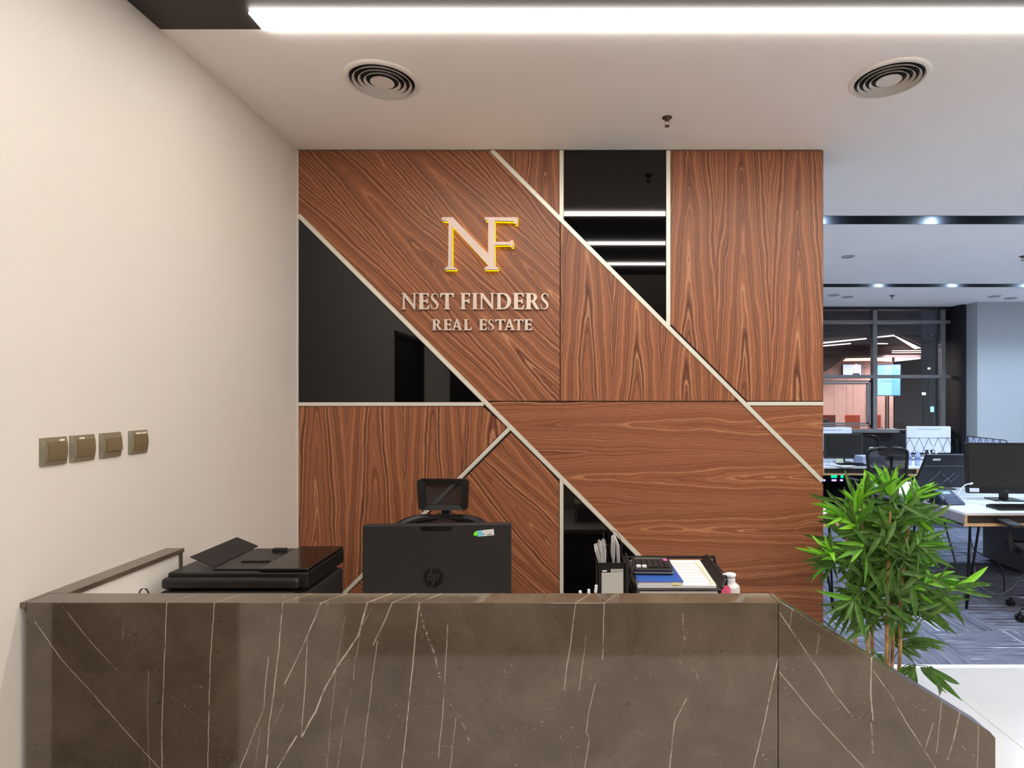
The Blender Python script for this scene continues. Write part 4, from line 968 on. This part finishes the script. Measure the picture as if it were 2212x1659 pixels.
# cables on the nearest desk
WCAB = M('white_cable', (214, 218, 232), .4)
def cable(lb, pts, r=.003, mt=WCAB, plug=True):
    t = thing('cable', lb, 'cable', pts[0]); ps_ = smooth_pts(pts, 6)
    build(MB().tube(ps_, r, 6), 'cord', mt, t, True, smooth=True)
    if plug: build(MB().tube([pts[0], Vector(pts[0])+(Vector(pts[1])-Vector(pts[0])).normalized()*.03], r*2, 8), 'plug', mt, t, True, smooth=True)
cable('white cable looping up to the left side of the large black monitor', [(3.40, 4.90, .915), (3.32, 4.88, .90), (3.26, 4.86, .84), (3.27, 4.84, .79), (3.33, 4.80, .766), (3.42, 4.76, .765), (3.50, 4.78, .765)], .0045)
cable('white cable curling on the desk under the large black monitor', [(3.55, 4.76, .78), (3.50, 4.74, .785), (3.44, 4.72, .768), (3.38, 4.70, .765), (3.34, 4.74, .765)], .0035)
cable('white cable lying behind the keyboard at the right picture edge', [(3.70, 4.72, .77), (3.80, 4.70, .766), (3.95, 4.74, .766), (4.1, 4.70, .766)], .004)
cable('black cable hanging under the nearest desk, left one', [(3.17, 4.6, .655), (3.17, 4.6, .4), (3.18, 4.6, .2), (3.20, 4.6, .06)], .004, BLK, False)
cable('black cable hanging under the nearest desk and curving right', [(3.25, 4.7, .655), (3.25, 4.7, .47), (3.30, 4.7, .38), (3.50, 4.75, .28), (3.56, 4.75, .15), (3.56, 4.75, .03)], .005, BLK, False)
cable('grey cable sagging under the nearest desk towards the chair', [(3.20, 4.65, .655), (3.22, 4.65, .40), (3.28, 4.65, .14), (3.40, 4.65, .05), (3.55, 4.65, .10), (3.72, 4.65, .35), (3.75, 4.65, .655)], .004, M('grey_cable', (120, 122, 130), .4), False)
# papers, bottles, little things on the far desks
def papers(lb, loc, n, w=.21, l=.297, mt=None, rz=0, step=.004):
    t = thing('papers', lb, 'papers', loc, rz)
    for k in range(n):
        dx_, dy_ = rr.uniform(-.01, .01), rr.uniform(-.01, .01)
        build(box(-w/2+dx_, w/2+dx_, -l/2+dy_, l/2+dy_, k*step, k*step+step*.85), 'sheet', mt or PAPER, t)
papers('white papers on the nearest right desk, behind the bamboo leaves', (3.08, 5.08, .761), 3)
papers('loose white papers on the far desk in front of the black monitor', (3.38, 7.33, .761), 3, rz=.4)
papers('tall pile of white and blue-grey documents seen through the far office chair', (4.02-.15, 7.55, .761), 9, .30, .24, flat('bluish_document', (188, 194, 218), .7), step=.012)
papers('loose papers on the far desk beside the ring shaped dispenser', (4.82, 7.45, .761), 2, rz=.5)
papers('white papers on the window desk right of the white computer', (5.2, 7.7, .761), 4, rz=.3)
t = thing('note_block', 'pale green sticky note standing in front of the black monitor on the far desk', 'note', (3.44, 7.44, .761))
build(MB().prism([(-.055, 0), (.045, 0), (.035, .075), (-.06, .075)], 0, .03), 'block', M('pale_green_note', (226, 232, 214), .6), t)
t = thing('mouse', 'small white computer mouse on the far desk beside the sticky note', 'mouse', (3.36, 7.5, .761))
build(MB().lathe([(.03, 0), (.033, .01), (.028, .024), (.012, .032), (0, .033)], 20), 'shell', WPL, t, smooth=True); build(box(-.001, .001, -.03, 0, .026, .0335), 'wheel', BLK, t)
def bottle(lb, x, y):
    t = thing('water_bottle', lb, 'bottle', (x, y, .761), group='water bottles on the far desk')
    build(MB().lathe([(.028, 0), (.032, .006), (.032, .05), (.029, .055), (.032, .06), (.032, .12), (.029, .14), (.013, .175), (.012, .185)], 20), 'bottle_body', flat('bluish_clear_plastic', (176, 190, 226), .15) if 'bluish_clear_plastic' not in bpy.data.materials else bpy.data.materials['bluish_clear_plastic'], t, smooth=True)
    build(MB().lathe([(.0145, .186), (.0145, .203), (0, .203)], 16), 'cap', WPL, t, smooth=True)
    lab(build(MB().lathe([(.0325, .07), (.0325, .11)], 20), 'label', M('bottle_label', (120, 130, 180), .5), t, smooth=True), 'blue paper label')
bottle('clear water bottle on the far desk, left of the pair', 4.32, 7.42)
bottle('clear water bottle on the far desk, right of the pair', 4.40, 7.36)
t = thing('ring_dispenser', 'white oval ring standing on a translucent holder, in front of the white computer', 'holder', (4.66, 7.45, .761))
build(MB().rbox(-.045, .045, -.03, .03, 0, .11, .01), 'holder', flat('translucent_holder', (170, 178, 206), .25), t, bevel=.003)
rg = MB(); n = 24; pr = []
for k in range(n+1):
    a = 2*PI*k/n; pr.append((-.01+.042*math.copysign(abs(math.cos(a))**.6, math.cos(a))-.03*math.sin(a)*.6, 0, .165+.062*math.sin(a)))
build(rg.tube(pr, .011, 8, caps=False), 'ring', WPL, t, smooth=True)
t = thing('folder', 'white folder standing on the window desk behind the far office chair', 'folder', (4.145, 7.84, .761))
build(MB().prism([(-.10, 0), (.085, 0), (.085, .05), (.04, .065), (0, .10), (-.02, .16), (-.05, .19), (-.10, .19)], 0, .05), 'folder_body', WPL, t, bevel=.001)
lab(build(box(-.07, -.02, -.001, 0, .11, .13), 'print', M('print_grey', (150, 150, 156), .6), t), 'grey print')
# computer tower with coloured fans
t = thing('computer_tower', 'black computer tower with green and violet glowing lights under the far desk', 'computer', (3.36, 7.5, .0))
build(MB().rbox(-.28, .16, -.02, .30, .16, .645, .01), 'case', GLOSSB, t, bevel=.003)
build(box(-.28, -.26, -.02, .3, 0, .159).box(.14, .16, -.02, .3, 0, .159), 'foot', BLK, t)
EG, EV = emis('green_light', (0, 230, 130), 1.2), emis('violet_light', (150, 130, 255), 1.3)
for a, b in ((-.025, .05), (.10, .135)): lab(build(box(a, b, -.023, -.0205, .585, .63), 'light_panel', EG, t), 'green light')
for a, b in ((-.155, -.10), (-.02, .045), (.09, .13)): lab(build(MB().rbox(a, b, -.023, -.0205, .54, .565, .008), 'light_panel', EV, t), 'violet light')
# chairs
chair('black office chair at the nearest right desk, chrome star base, cut by the picture edge', (3.57, 4.25, 0), math.radians(168), False, CHROME, seat_z=.50, top=1.0)
ch = chair('black framed office chair in front of the far papers, seen from behind', (3.62, 6.85, 0), math.radians(180), False, None, seat_z=.45, top=1.07)
dup(ch, (4.40, 8.42, 0), math.radians(12), 'black office chair standing at the window desk behind the white folder')
t = thing('drawer_cabinet', 'dark grey drawer cabinet under the desk behind the nearest one', 'cabinet', (4.3, 5.5, 0))
GC = flat('dark_grey_cabinet', (92, 88, 90), .6)
build(box(4.13, 4.60, 5.26, 5.80, .03, .62), 'body', GC, t, True, bevel=.003)
for k in range(3):
    dwr = build(box(4.135, 4.595, 5.24, 5.259, .045+k*.19, .225+k*.19), 'drawer', GC, t, True, bevel=.002)
    ORG[dwr.name] = ORG[t.name]; build(box(4.30, 4.43, 5.225, 5.2395, .15+k*.19, .16+k*.19), 'handle', DARKM, dwr, True)
# ================================================================ SEEN THROUGH THE WINDOW: A LIT LOBBY AT NIGHT
YO = 13.0; so = YO/F
ox2 = lambda px, Y=YO: (px-VX)/F*Y
oz2 = lambda py, Y=YO: EYE-(py-VY)/F*Y
def poly(pts, Y, th): return MB().prism([(ox2(a, Y), oz2(b, Y)) for a, b in pts], Y, Y+th)
PINK = flat('pink_lobby_wall', (204, 166, 156), .7)
lobby = link('wall_lobby', None, None, (6, 13.5, 0)); ORG['wall_lobby'] = Vector((6, 13.5, 0)); tag(lobby, kind='structure')
for X, Y, E_ in ((4.5, 11.8, 62), (7.2, 12.3, 50), (6, 10.6, 30)):  # unseen area lamps added to brighten the pink lobby wall
    ld = bpy.data.lights.new('lobby_fill_lamp', 'AREA'); ld.energy = E_; ld.size = .8; ld.color = (1, .86, .8); lo = link('lobby_fill_lamp', ld, None, (X, Y, 2.55))
lobby_c = tag(link('ceiling_lobby', None, None, (6, 13, 2)), kind='structure'); ORG['ceiling_lobby'] = Vector((6, 13, 2))
def LB(mb, nm, mt, l=None):
    o = build(mb, nm, mt, lobby if nm == 'wall_panel' else lobby_c, True)
    if l: lab(o, l)
    return o
edges = [1650, 1760, 1801, 1828.5, 1843, 1868, 1912, 1930]
for i in range(len(edges)-1):
    a, b = edges[i], edges[i+1]
    LB(poly([(a+.3, 1060), (b-.3, 1060), (b-.3, 772), (a+.3, 772)], YO+.05, .06), 'wall_panel', PINK)
LB(poly([(1933, 1060), (1990, 1060), (1990, 690), (1933, 690)], YO+1, .1), 'wall_panel', flat('dim_grey_lobby_wall', (52, 46, 52), .7), 'dim grey wall beside the pink panels')
LB(poly([(1640, 690), (1640, 905), (1779, 805), (1800, 791), (1822, 774), (1990, 771), (1990, 690)], YO-.4, .1), 'ceiling_soffit', flat('dark_maroon_soffit', (44, 26, 30), .6), 'dark maroon slanting soffit')
LB(poly([(1640, 640), (1990, 640), (1990, 745), (1950, 726), (1640, 748)], YO-.52, .05), 'upper_fascia', flat('dusky_mauve', (70, 60, 66), .6), 'mauve upper fascia')
EL = emis('lobby_strip_light', (255, 238, 226), 1.6); EP = emis('lobby_cove_light', (255, 196, 176), 1.0)
for pts, mt in (([(1760, 741), (1872, 730), (1872, 732.5), (1760, 744)], EL), ([(1760, 747.5), (1838, 741), (1838, 743), (1760, 750)], EL), ([(1890, 728), (1932, 723), (1932, 726), (1890, 730)], EL),
                ([(1932, 725), (1938, 727), (1990, 752), (1978, 754)], EL), ([(1892, 741), (1918, 741.5), (1918, 743), (1892, 743)], EL), ([(1928, 757), (1990, 756.5), (1990, 757.8), (1928, 758.3)], EL), ([(1928, 761), (1990, 760.5), (1990, 761.8), (1928, 762.3)], EL)):
    LB(poly(pts, YO-.60, .03), 'strip_light', mt)
for pts in ([(1828, 774), (1926, 772.5), (1926, 781), (1892, 779), (1822, 780)], [(1934, 773), (1988, 772), (1988, 775), (1934, 781)]):
    LB(poly(pts, YO-.46, .03), 'cove_light', EP, 'pink glowing cove')
struct('floor_lobby', box(-1, 14, 9.2, 16, -.2, -.1), flat('dark_lobby_floor', (26, 20, 22), .3))
sc1 = thing('wall_screen', 'lit wall screen showing a bearded person, through the left window pane', 'screen', (ox2(1841), YO, oz2(812)))
build(poly([(1820, 811), (1862, 811), (1862, 786), (1820, 786)], YO-.02, .05), 'casing', BLK, sc1, True)
build(poly([(1821.5, 811), (1860.5, 811), (1860.5, 787.5), (1821.5, 787.5)], YO-.03, .008), 'picture', emis('screen_lilac', (176, 186, 232), .9), sc1, True)
lab(build(MB().prism([(ox2(1848)+.10*math.cos(a), oz2(799)+.135*math.sin(a)) for a in [2*PI*k/20 for k in range(20)]], YO-.036, YO-.031), 'face_shape', emis('screen_face', (226, 196, 206), .8), sc1, True), 'pale face shape')
lab(build(poly([(1841, 811), (1858, 811), (1856, 806), (1843, 806)], YO-.040, .003), 'beard_shape', emis('screen_dark', (60, 44, 60), .6), sc1, True), 'dark beard shape')
lab(build(poly([(1844, 799), (1847, 799), (1847, 798), (1844, 798)], YO-.040, .003).prism([(ox2(1850), oz2(799)), (ox2(1853), oz2(799)), (ox2(1853), oz2(798)), (ox2(1850), oz2(798))], YO-.04, YO-.037), 'eyes', emis('screen_dark2', (70, 54, 80), .6), sc1, True), 'two small dark eyes')
sc2 = thing('standing_display', 'bright light blue display on a black pole stand beyond the window', 'screen', (ox2(1920, 12.2), 12.2, -.1))
Yd = 12.2
build(poly([(1894.5, 855.5), (1946, 855.5), (1946, 787), (1894.5, 787)], Yd, .05), 'casing', flat('blue_grey_casing', (60, 80, 130), .4), sc2, True)
for pts, c, l in (([(1896, 854), (1926, 854), (1926, 788.5), (1896, 788.5)], (158, 216, 244), 'lighter left part'), ([(1926, 854), (1944.5, 854), (1944.5, 788.5), (1926, 788.5)], (120, 190, 244), 'deeper blue right part')):
    lab(build(poly(pts, Yd-.012, .01), 'picture', emis('display_blue_%d' % c[0], c, .42), sc2, True), l)
lab(build(poly([(1904, 824), (1935, 824), (1935, 822), (1904, 822)], Yd-.016, .003), 'text_line', emis('display_text', (110, 160, 200), .8), sc2, True), 'faint line of text')
for px in (1914.5, 1919.5): build(box(ox2(px, Yd)-.012, ox2(px, Yd)+.012, Yd+.0, Yd+.03, -.1, oz2(856, Yd)), 'pole', BLK, sc2, True)
def lchair(lb, px, col, w=.30):
    X = ox2(px, 11.2); t = thing('lobby_chair', lb, 'chair', (X, 11.2, -.1)); mt = M('chair_%d_%d' % col[:2], col, .5)
    build(MB().prism([(-w*.42, .42), (w*.42, .42), (w*.5, oz2(897, 11.2)+.1), (-w*.5, oz2(897, 11.2)+.1)], .2, .24), 'backrest', mt, t, bevel=.01)
    build(MB().rbox(-w*.5, w*.5, -.2, .22, .40, .44, .05, 'z'), 'seat', mt, t, bevel=.008)
    for a in (-1, 1):
        for b in (-1, 1): build(MB().tube([(a*w*.4, b*.17, .40), (a*w*.48, b*.2, 0)], .012, 6), 'leg', BLK, t, smooth=True)
lchair('orange lobby chair beyond the window, right of the middle', 1853, (186, 74, 42)); lchair('dark red lobby chair beyond the window, leftmost', 1799, (120, 44, 36)); lchair('orange lobby chair beyond the window, under the blue display', 1901, (180, 70, 44), .26)
t = thing('dark_sofa', 'low dark sofa in the lobby beyond the left window pane', 'sofa', (ox2(1790, 10.3), 10.3, -.1))
build(box(-1.4, .35, -.2, .4, 0, .55), 'seat', M('sofa_dark', (20, 16, 20), .8), t, bevel=.05, seg=3); build(MB().rbox(-1.4, .1, .2, .4, .55, oz2(906, 10.3)+.1, .06), 'backrest', M('sofa_dark', (20, 16, 20), .8), t, bevel=.03)
t = thing('dark_planter', 'dark shrub and planter in the lobby under the blue display', 'plant', (ox2(1925, 10.3), 10.3, -.1))
build(box(-.28, .3, -.2, .2, 0, .7), 'planter', M('planter_dark', (30, 16, 22), .7), t, bevel=.02)
sh = MB()
for k in range(40):
    a = rr.uniform(0, 2*PI); r_ = rr.uniform(.02, .3); z = .7+rr.uniform(0, .42); c = Vector((r_*math.cos(a), r_*.5*math.sin(a), z)); d1 = Vector((rr.uniform(-.1, .1), rr.uniform(-.05, .05), rr.uniform(.02, .12)))
    sh.add([c, c+d1*.5+Vector((.02, 0, 0)), c+d1, c+d1*.5-Vector((.02, 0, 0))], [(0, 1, 2, 3)])
tag(build(sh, 'foliage', M('foliage_dark', (22, 22, 22), .7), t), kind='stuff')
t = thing('street_lamp', 'orange street lamp glowing in the night through the right window pane', 'lamp', (ox2(2042, 30), 30, -3))
build(MB().lathe([(0, 0), (.34, .06), (.36, .12), (.2, .2), (0, .22)], 20, (0, -.5, oz2(743, 30)+2.9)), 'lamp_head', emis('orange_lamp', (255, 150, 50), 14), t, smooth=True)
build(MB().tube([(0, 0, 0), (0, 0, oz2(743, 30)+3.15), (0, -.5, oz2(743, 30)+3.18)], .07, 8), 'pole', M('dark_pole', (14, 14, 16), .7), t)
for k, (lb, px, py, c, w, h) in enumerate((('small white light point in the dark window, upper one', 2041, 787, (255, 240, 220), .10, .05), ('small white light point in the dark window, low middle', 1995, 850.5, (255, 250, 240), .16, .12),
                               ('small cyan sign light in the dark window', 2013, 884, (120, 230, 250), .14, .26), ('faint white light point in the dark window, left of the street lamp', 2006, 796, (240, 240, 250), .10, .08))):
    b = thing('distant_light', lb, 'light', (ox2(px, 28), 28, -3))
    build(box(-w/2, w/2, -.05, 0, oz2(py, 28)+3-h/2, oz2(py, 28)+3+h/2), 'lamp', emis('distant_%d' % k, c, 2.0), b); build(box(-.02, .02, 0, .04, 0, oz2(py, 28)+3), 'pole', M('dark_pole', (14, 14, 16), .7), b)
struct('ground_outside', box(-20, 40, 9.1, 60, -3.2, -3.0), M('night_asphalt', (20, 20, 22), .9))
# ================================================================ BAMBOO PLANT
PR = random.Random(11)
PX, PY = (1905-VX)/F*2.78, 2.78
bp = thing('bamboo_plant', 'leafy green artificial bamboo with tan canes beside the walnut wall end', 'plant', (PX, PY, 0))
build(MB().lathe([(.105, 0), (.115, .01), (.135, .20), (.140, .225), (.128, .225), (.122, .19), (0, .19)], 32), 'pot', flat('dark_grey_pot', (52, 50, 50), .5), bp, smooth=True)
tag(build(MB().lathe([(0, .197), (.121, .193), (.121, .1905), (0, .1905)], 24), 'soil', flat('soil', (48, 34, 24), .95, bump=.6, bscale=60), bp), kind='stuff')
m = N('bamboo_cane'); p_ = m.n('ShaderNodeTexCoord').outputs['Object']; z_ = m.n('ShaderNodeSeparateXYZ', {0: p_}).outputs[2]
CANE = m.set(col=m.mix(m.ramp(m.noise(m.math('MULTIPLY', z_, 14.0), 1.0, 1, dims='1D'), [(.4, (0, 0, 0, 1)), (.6, (1, 1, 1, 1))]), srgb(140, 104, 62), srgb(190, 150, 98)), rough=.45).m
LM = []
for nm, a, b in (('bright_bamboo_leaf', (84, 176, 22), (144, 218, 52)), ('mid_bamboo_leaf', (30, 104, 20), (72, 150, 34)), ('dark_bamboo_leaf', (10, 62, 24), (26, 94, 36))):  # fresh and dark greens, pushed apart to put inner shade into the colour
    m = N(nm); oi = m.n('ShaderNodeObjectInfo').outputs['Random']; uvp = m.n('ShaderNodeTexCoord').outputs['Object']
    c = m.mix(oi, srgb(*a), srgb(*b)); c = m.mix(m.noise(uvp, 40, 2), c, m.mix(.28, c, srgb(190, 230, 90)))
    tl = m.n('ShaderNodeBsdfTranslucent', {0: c}); m.set(col=c, rough=.42, spec=.4); mx = m.n('ShaderNodeMixShader', {0: .3, 1: m.b.outputs[0], 2: tl.outputs[0]}); m.t.links.new(mx.outputs[0], m.o.inputs[0]); LM.append(m.m)
def leaf_geo(bend, fold, n=6):
    vs = []; fs = []
    for i in range(n+1):
        s_ = i/n; w = .085*math.sin(PI*min(1, s_**.75*1.0))**.8 if 0 < i < n else .004
        a = bend*s_; x = math.sin(a)/bend if abs(bend) > .01 else s_; z = -(1-math.cos(a))/bend if abs(bend) > .01 else 0
        vs += [(x, -w, z+w*fold), (x, 0, z), (x, w, z+w*fold)]
    for i in range(n): k = 3*i; fs += [(k, k+3, k+4, k+1), (k+1, k+4, k+5, k+2)]
    return vs, fs
LMESH = []
for mt in LM:
    row = []
    for bd in (.15, .5, .9, 1.4):
        v, f = leaf_geo(bd, .45); me = bpy.data.meshes.new('leaf'); me.from_pydata(v, [], f); me.materials.append(mt)
        for p in me.polygons: p.use_smooth = True
        row.append((me, v, f))
    LMESH.append(row)
sp_ = 2.78/F
canes = [(1853, -.10, .02), (1868, -.07, -.03), (1896, -.02, .05), (1903, .0, -.05), (1926, .05, .03), (1934, .07, -.04), (1941, .08, .05)]
rootz = .195
cane_pts = []
for k, (px, ddx, ddy) in enumerate(canes):
    xb = (px-1905)*sp_; xt = (px-1905)*sp_*1.6; top = PR.uniform(1.05, 1.22)
    pts = [Vector((xb*.75, ddy*.8, rootz)), Vector((xb, ddy, .42)), Vector((xb*1.02, ddy*1.1, .70)), Vector((xb*1.3, ddy*1.4, .95)), Vector((xt, ddy*1.8, top))]
    cane_pts.append(pts)
    build(MB().tube(smooth_pts([tuple(p) for p in pts], 5), [.0085]*14+[.007]*4+[.005]*3, 8), 'cane', CANE, bp, smooth=True)
# leaf sprays: (px, py, mean direction deg in picture (0 = right, 90 = up), spread, leaf count, length px, tone 0 bright..2 dark, with depth shade put in)
SPR = [(1838, 1078, 95, 75, 9, 62, 0), (1858, 1062, 80, 80, 8, 62, 0), (1905, 1050, 100, 90, 9, 62, 0), (1942, 1066, 85, 60, 9, 66, 0), (1965, 1085, 50, 80, 8, 66, 0), (1972, 1062, 40, 50, 6, 56, 0),
       (1830, 1125, 120, 120, 11, 66, 0), (1880, 1120, 90, 150, 10, 62, 0), (1925, 1112, 60, 150, 10, 64, 1), (1975, 1112, 20, 110, 10, 66, 0), (1995, 1118, 0, 30, 5, 66, 1),
       (1812, 1108, 170, 60, 6, 60, 0), (1845, 1165, 200, 150, 11, 62, 1), (1895, 1165, 90, 180, 11, 60, 1), (1945, 1160, -30, 160, 11, 60, 1), (1995, 1165, -20, 120, 10, 62, 1), (2028, 1172, 20, 110, 9, 48, 1),
       (1775, 1190, 135, 70, 9, 66, 0), (1785, 1215, 190, 90, 8, 60, 2), (1800, 1180, 250, 120, 7, 58, 2), (1850, 1215, 230, 160, 11, 62, 2), (1900, 1210, 270, 160, 10, 60, 2), (1950, 1210, -40, 160, 10, 58, 2), (2000, 1205, -60, 90, 8, 58, 1),
       (1932, 1248, 130, 90, 11, 70, 0), (1945, 1262, 30, 90, 10, 70, 0), (1990, 1250, 5, 60, 8, 92, 0), (2020, 1245, 10, 40, 5, 70, 0),
       (1840, 1262, 210, 150, 10, 60, 2), (1800, 1262, 220, 100, 7, 60, 2), (1880, 1265, 250, 150, 9, 60, 2), (1860, 1300, 250, 120, 10, 58, 1), (1835, 1310, 225, 70, 7, 60, 2), (1925, 1300, 250, 150, 9, 58, 2), (1965, 1290, -10, 80, 9, 78, 1), (2005, 1296, -5, 40, 7, 74, 0), (1970, 1315, -30, 80, 8, 64, 0),
       (1900, 1135, 90, 170, 9, 58, 1), (1925, 1180, 60, 170, 9, 58, 1), (1885, 1195, 120, 170, 9, 56, 1), (1915, 1225, 270, 170, 9, 56, 1), (1955, 1135, 30, 150, 8, 58, 0),
       (1865, 1395, 150, 60, 6, 66, 2), (1945, 1385, 20, 90, 10, 66, 1), (1975, 1392, -5, 60, 8, 68, 2), (1930, 1400, 250, 80, 6, 58, 2), (1960, 1405, -40, 40, 4, 80, 2)]
fill = MB(); nleaf = 0; branch = MB(); FILLMAT = 2
for (px, py, ang, spr, cnt, ln_, tone) in SPR:
    dy0 = PR.uniform(-.20, .08); c = Vector(((px-1905)*sp_, dy0, EYE-(py-VY)*sp_))
    # twig from the nearest cane, a little below
    best = min((p for ps_ in cane_pts for p in smooth_pts([tuple(q) for q in ps_], 4)), key=lambda p: (Vector(p)-c-Vector((0, 0, -.10))).length)
    b0 = Vector(best); mid = b0.lerp(c, .5)+Vector((0, 0, .015))
    branch.tube([b0, mid, c], [.0028, .0022, .0016], 5)
    cnt = round(cnt*1.6)
    for i in range(cnt):
        a = math.radians(ang+spr*((i+.5)/cnt-.5)*1.15+PR.uniform(-9, 9)); L = ln_*sp_*PR.uniform(.65, 1.25)*1.0
        dep = PR.uniform(-.75, .75)
        d = Vector((math.cos(a), dep, math.sin(a))).normalized()
        st = c+(b0-c).normalized()*PR.uniform(-.01, .05)
        w = Vector((-d.z, PR.uniform(-.6, .6), d.x)); y_ = (w-d*w.dot(d)).normalized(); z_ = d.cross(y_).normalized()
        if z_.z < 0: y_, z_ = -y_, -z_
        wid = PR.uniform(.62, 1.0)
        T = Matrix.Translation(st) @ Matrix(((d.x, y_.x, z_.x), (d.y, y_.y, z_.y), (d.z, y_.z, z_.z))).to_4x4() @ Matrix.Diagonal((L, L*wid, L, 1))
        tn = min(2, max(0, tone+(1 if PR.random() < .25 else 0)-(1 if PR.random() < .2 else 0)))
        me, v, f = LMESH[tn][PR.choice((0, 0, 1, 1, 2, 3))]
        nleaf += 1
        if nleaf % 7 not in (3, 5) and len(bp.children) < 309:
            o = link('leaf', me, bp); o.matrix_local = T
        else: fill.add([T @ Vector(q) for q in v], f)
tag(build(branch, 'twig_bundle', flat('green_twig', (60, 96, 40), .5), bp, smooth=True), kind='stuff')
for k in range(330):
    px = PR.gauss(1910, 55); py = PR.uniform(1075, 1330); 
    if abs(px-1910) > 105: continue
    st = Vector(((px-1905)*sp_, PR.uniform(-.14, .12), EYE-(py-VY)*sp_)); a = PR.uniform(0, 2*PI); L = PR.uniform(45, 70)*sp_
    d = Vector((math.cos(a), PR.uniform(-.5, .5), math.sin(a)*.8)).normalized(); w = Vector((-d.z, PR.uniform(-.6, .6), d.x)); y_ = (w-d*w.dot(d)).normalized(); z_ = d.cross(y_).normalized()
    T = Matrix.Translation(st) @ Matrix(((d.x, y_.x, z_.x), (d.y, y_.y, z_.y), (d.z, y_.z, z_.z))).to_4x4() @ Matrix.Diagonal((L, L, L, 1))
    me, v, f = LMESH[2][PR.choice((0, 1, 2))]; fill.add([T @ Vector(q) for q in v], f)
tag(build(fill, 'inner_foliage', LM[2], bp, smooth=True), kind='stuff')  # fill leaves all take the darkest green, for shade inside the crown
print('leaves', nleaf, 'objects', len(bpy.data.objects))
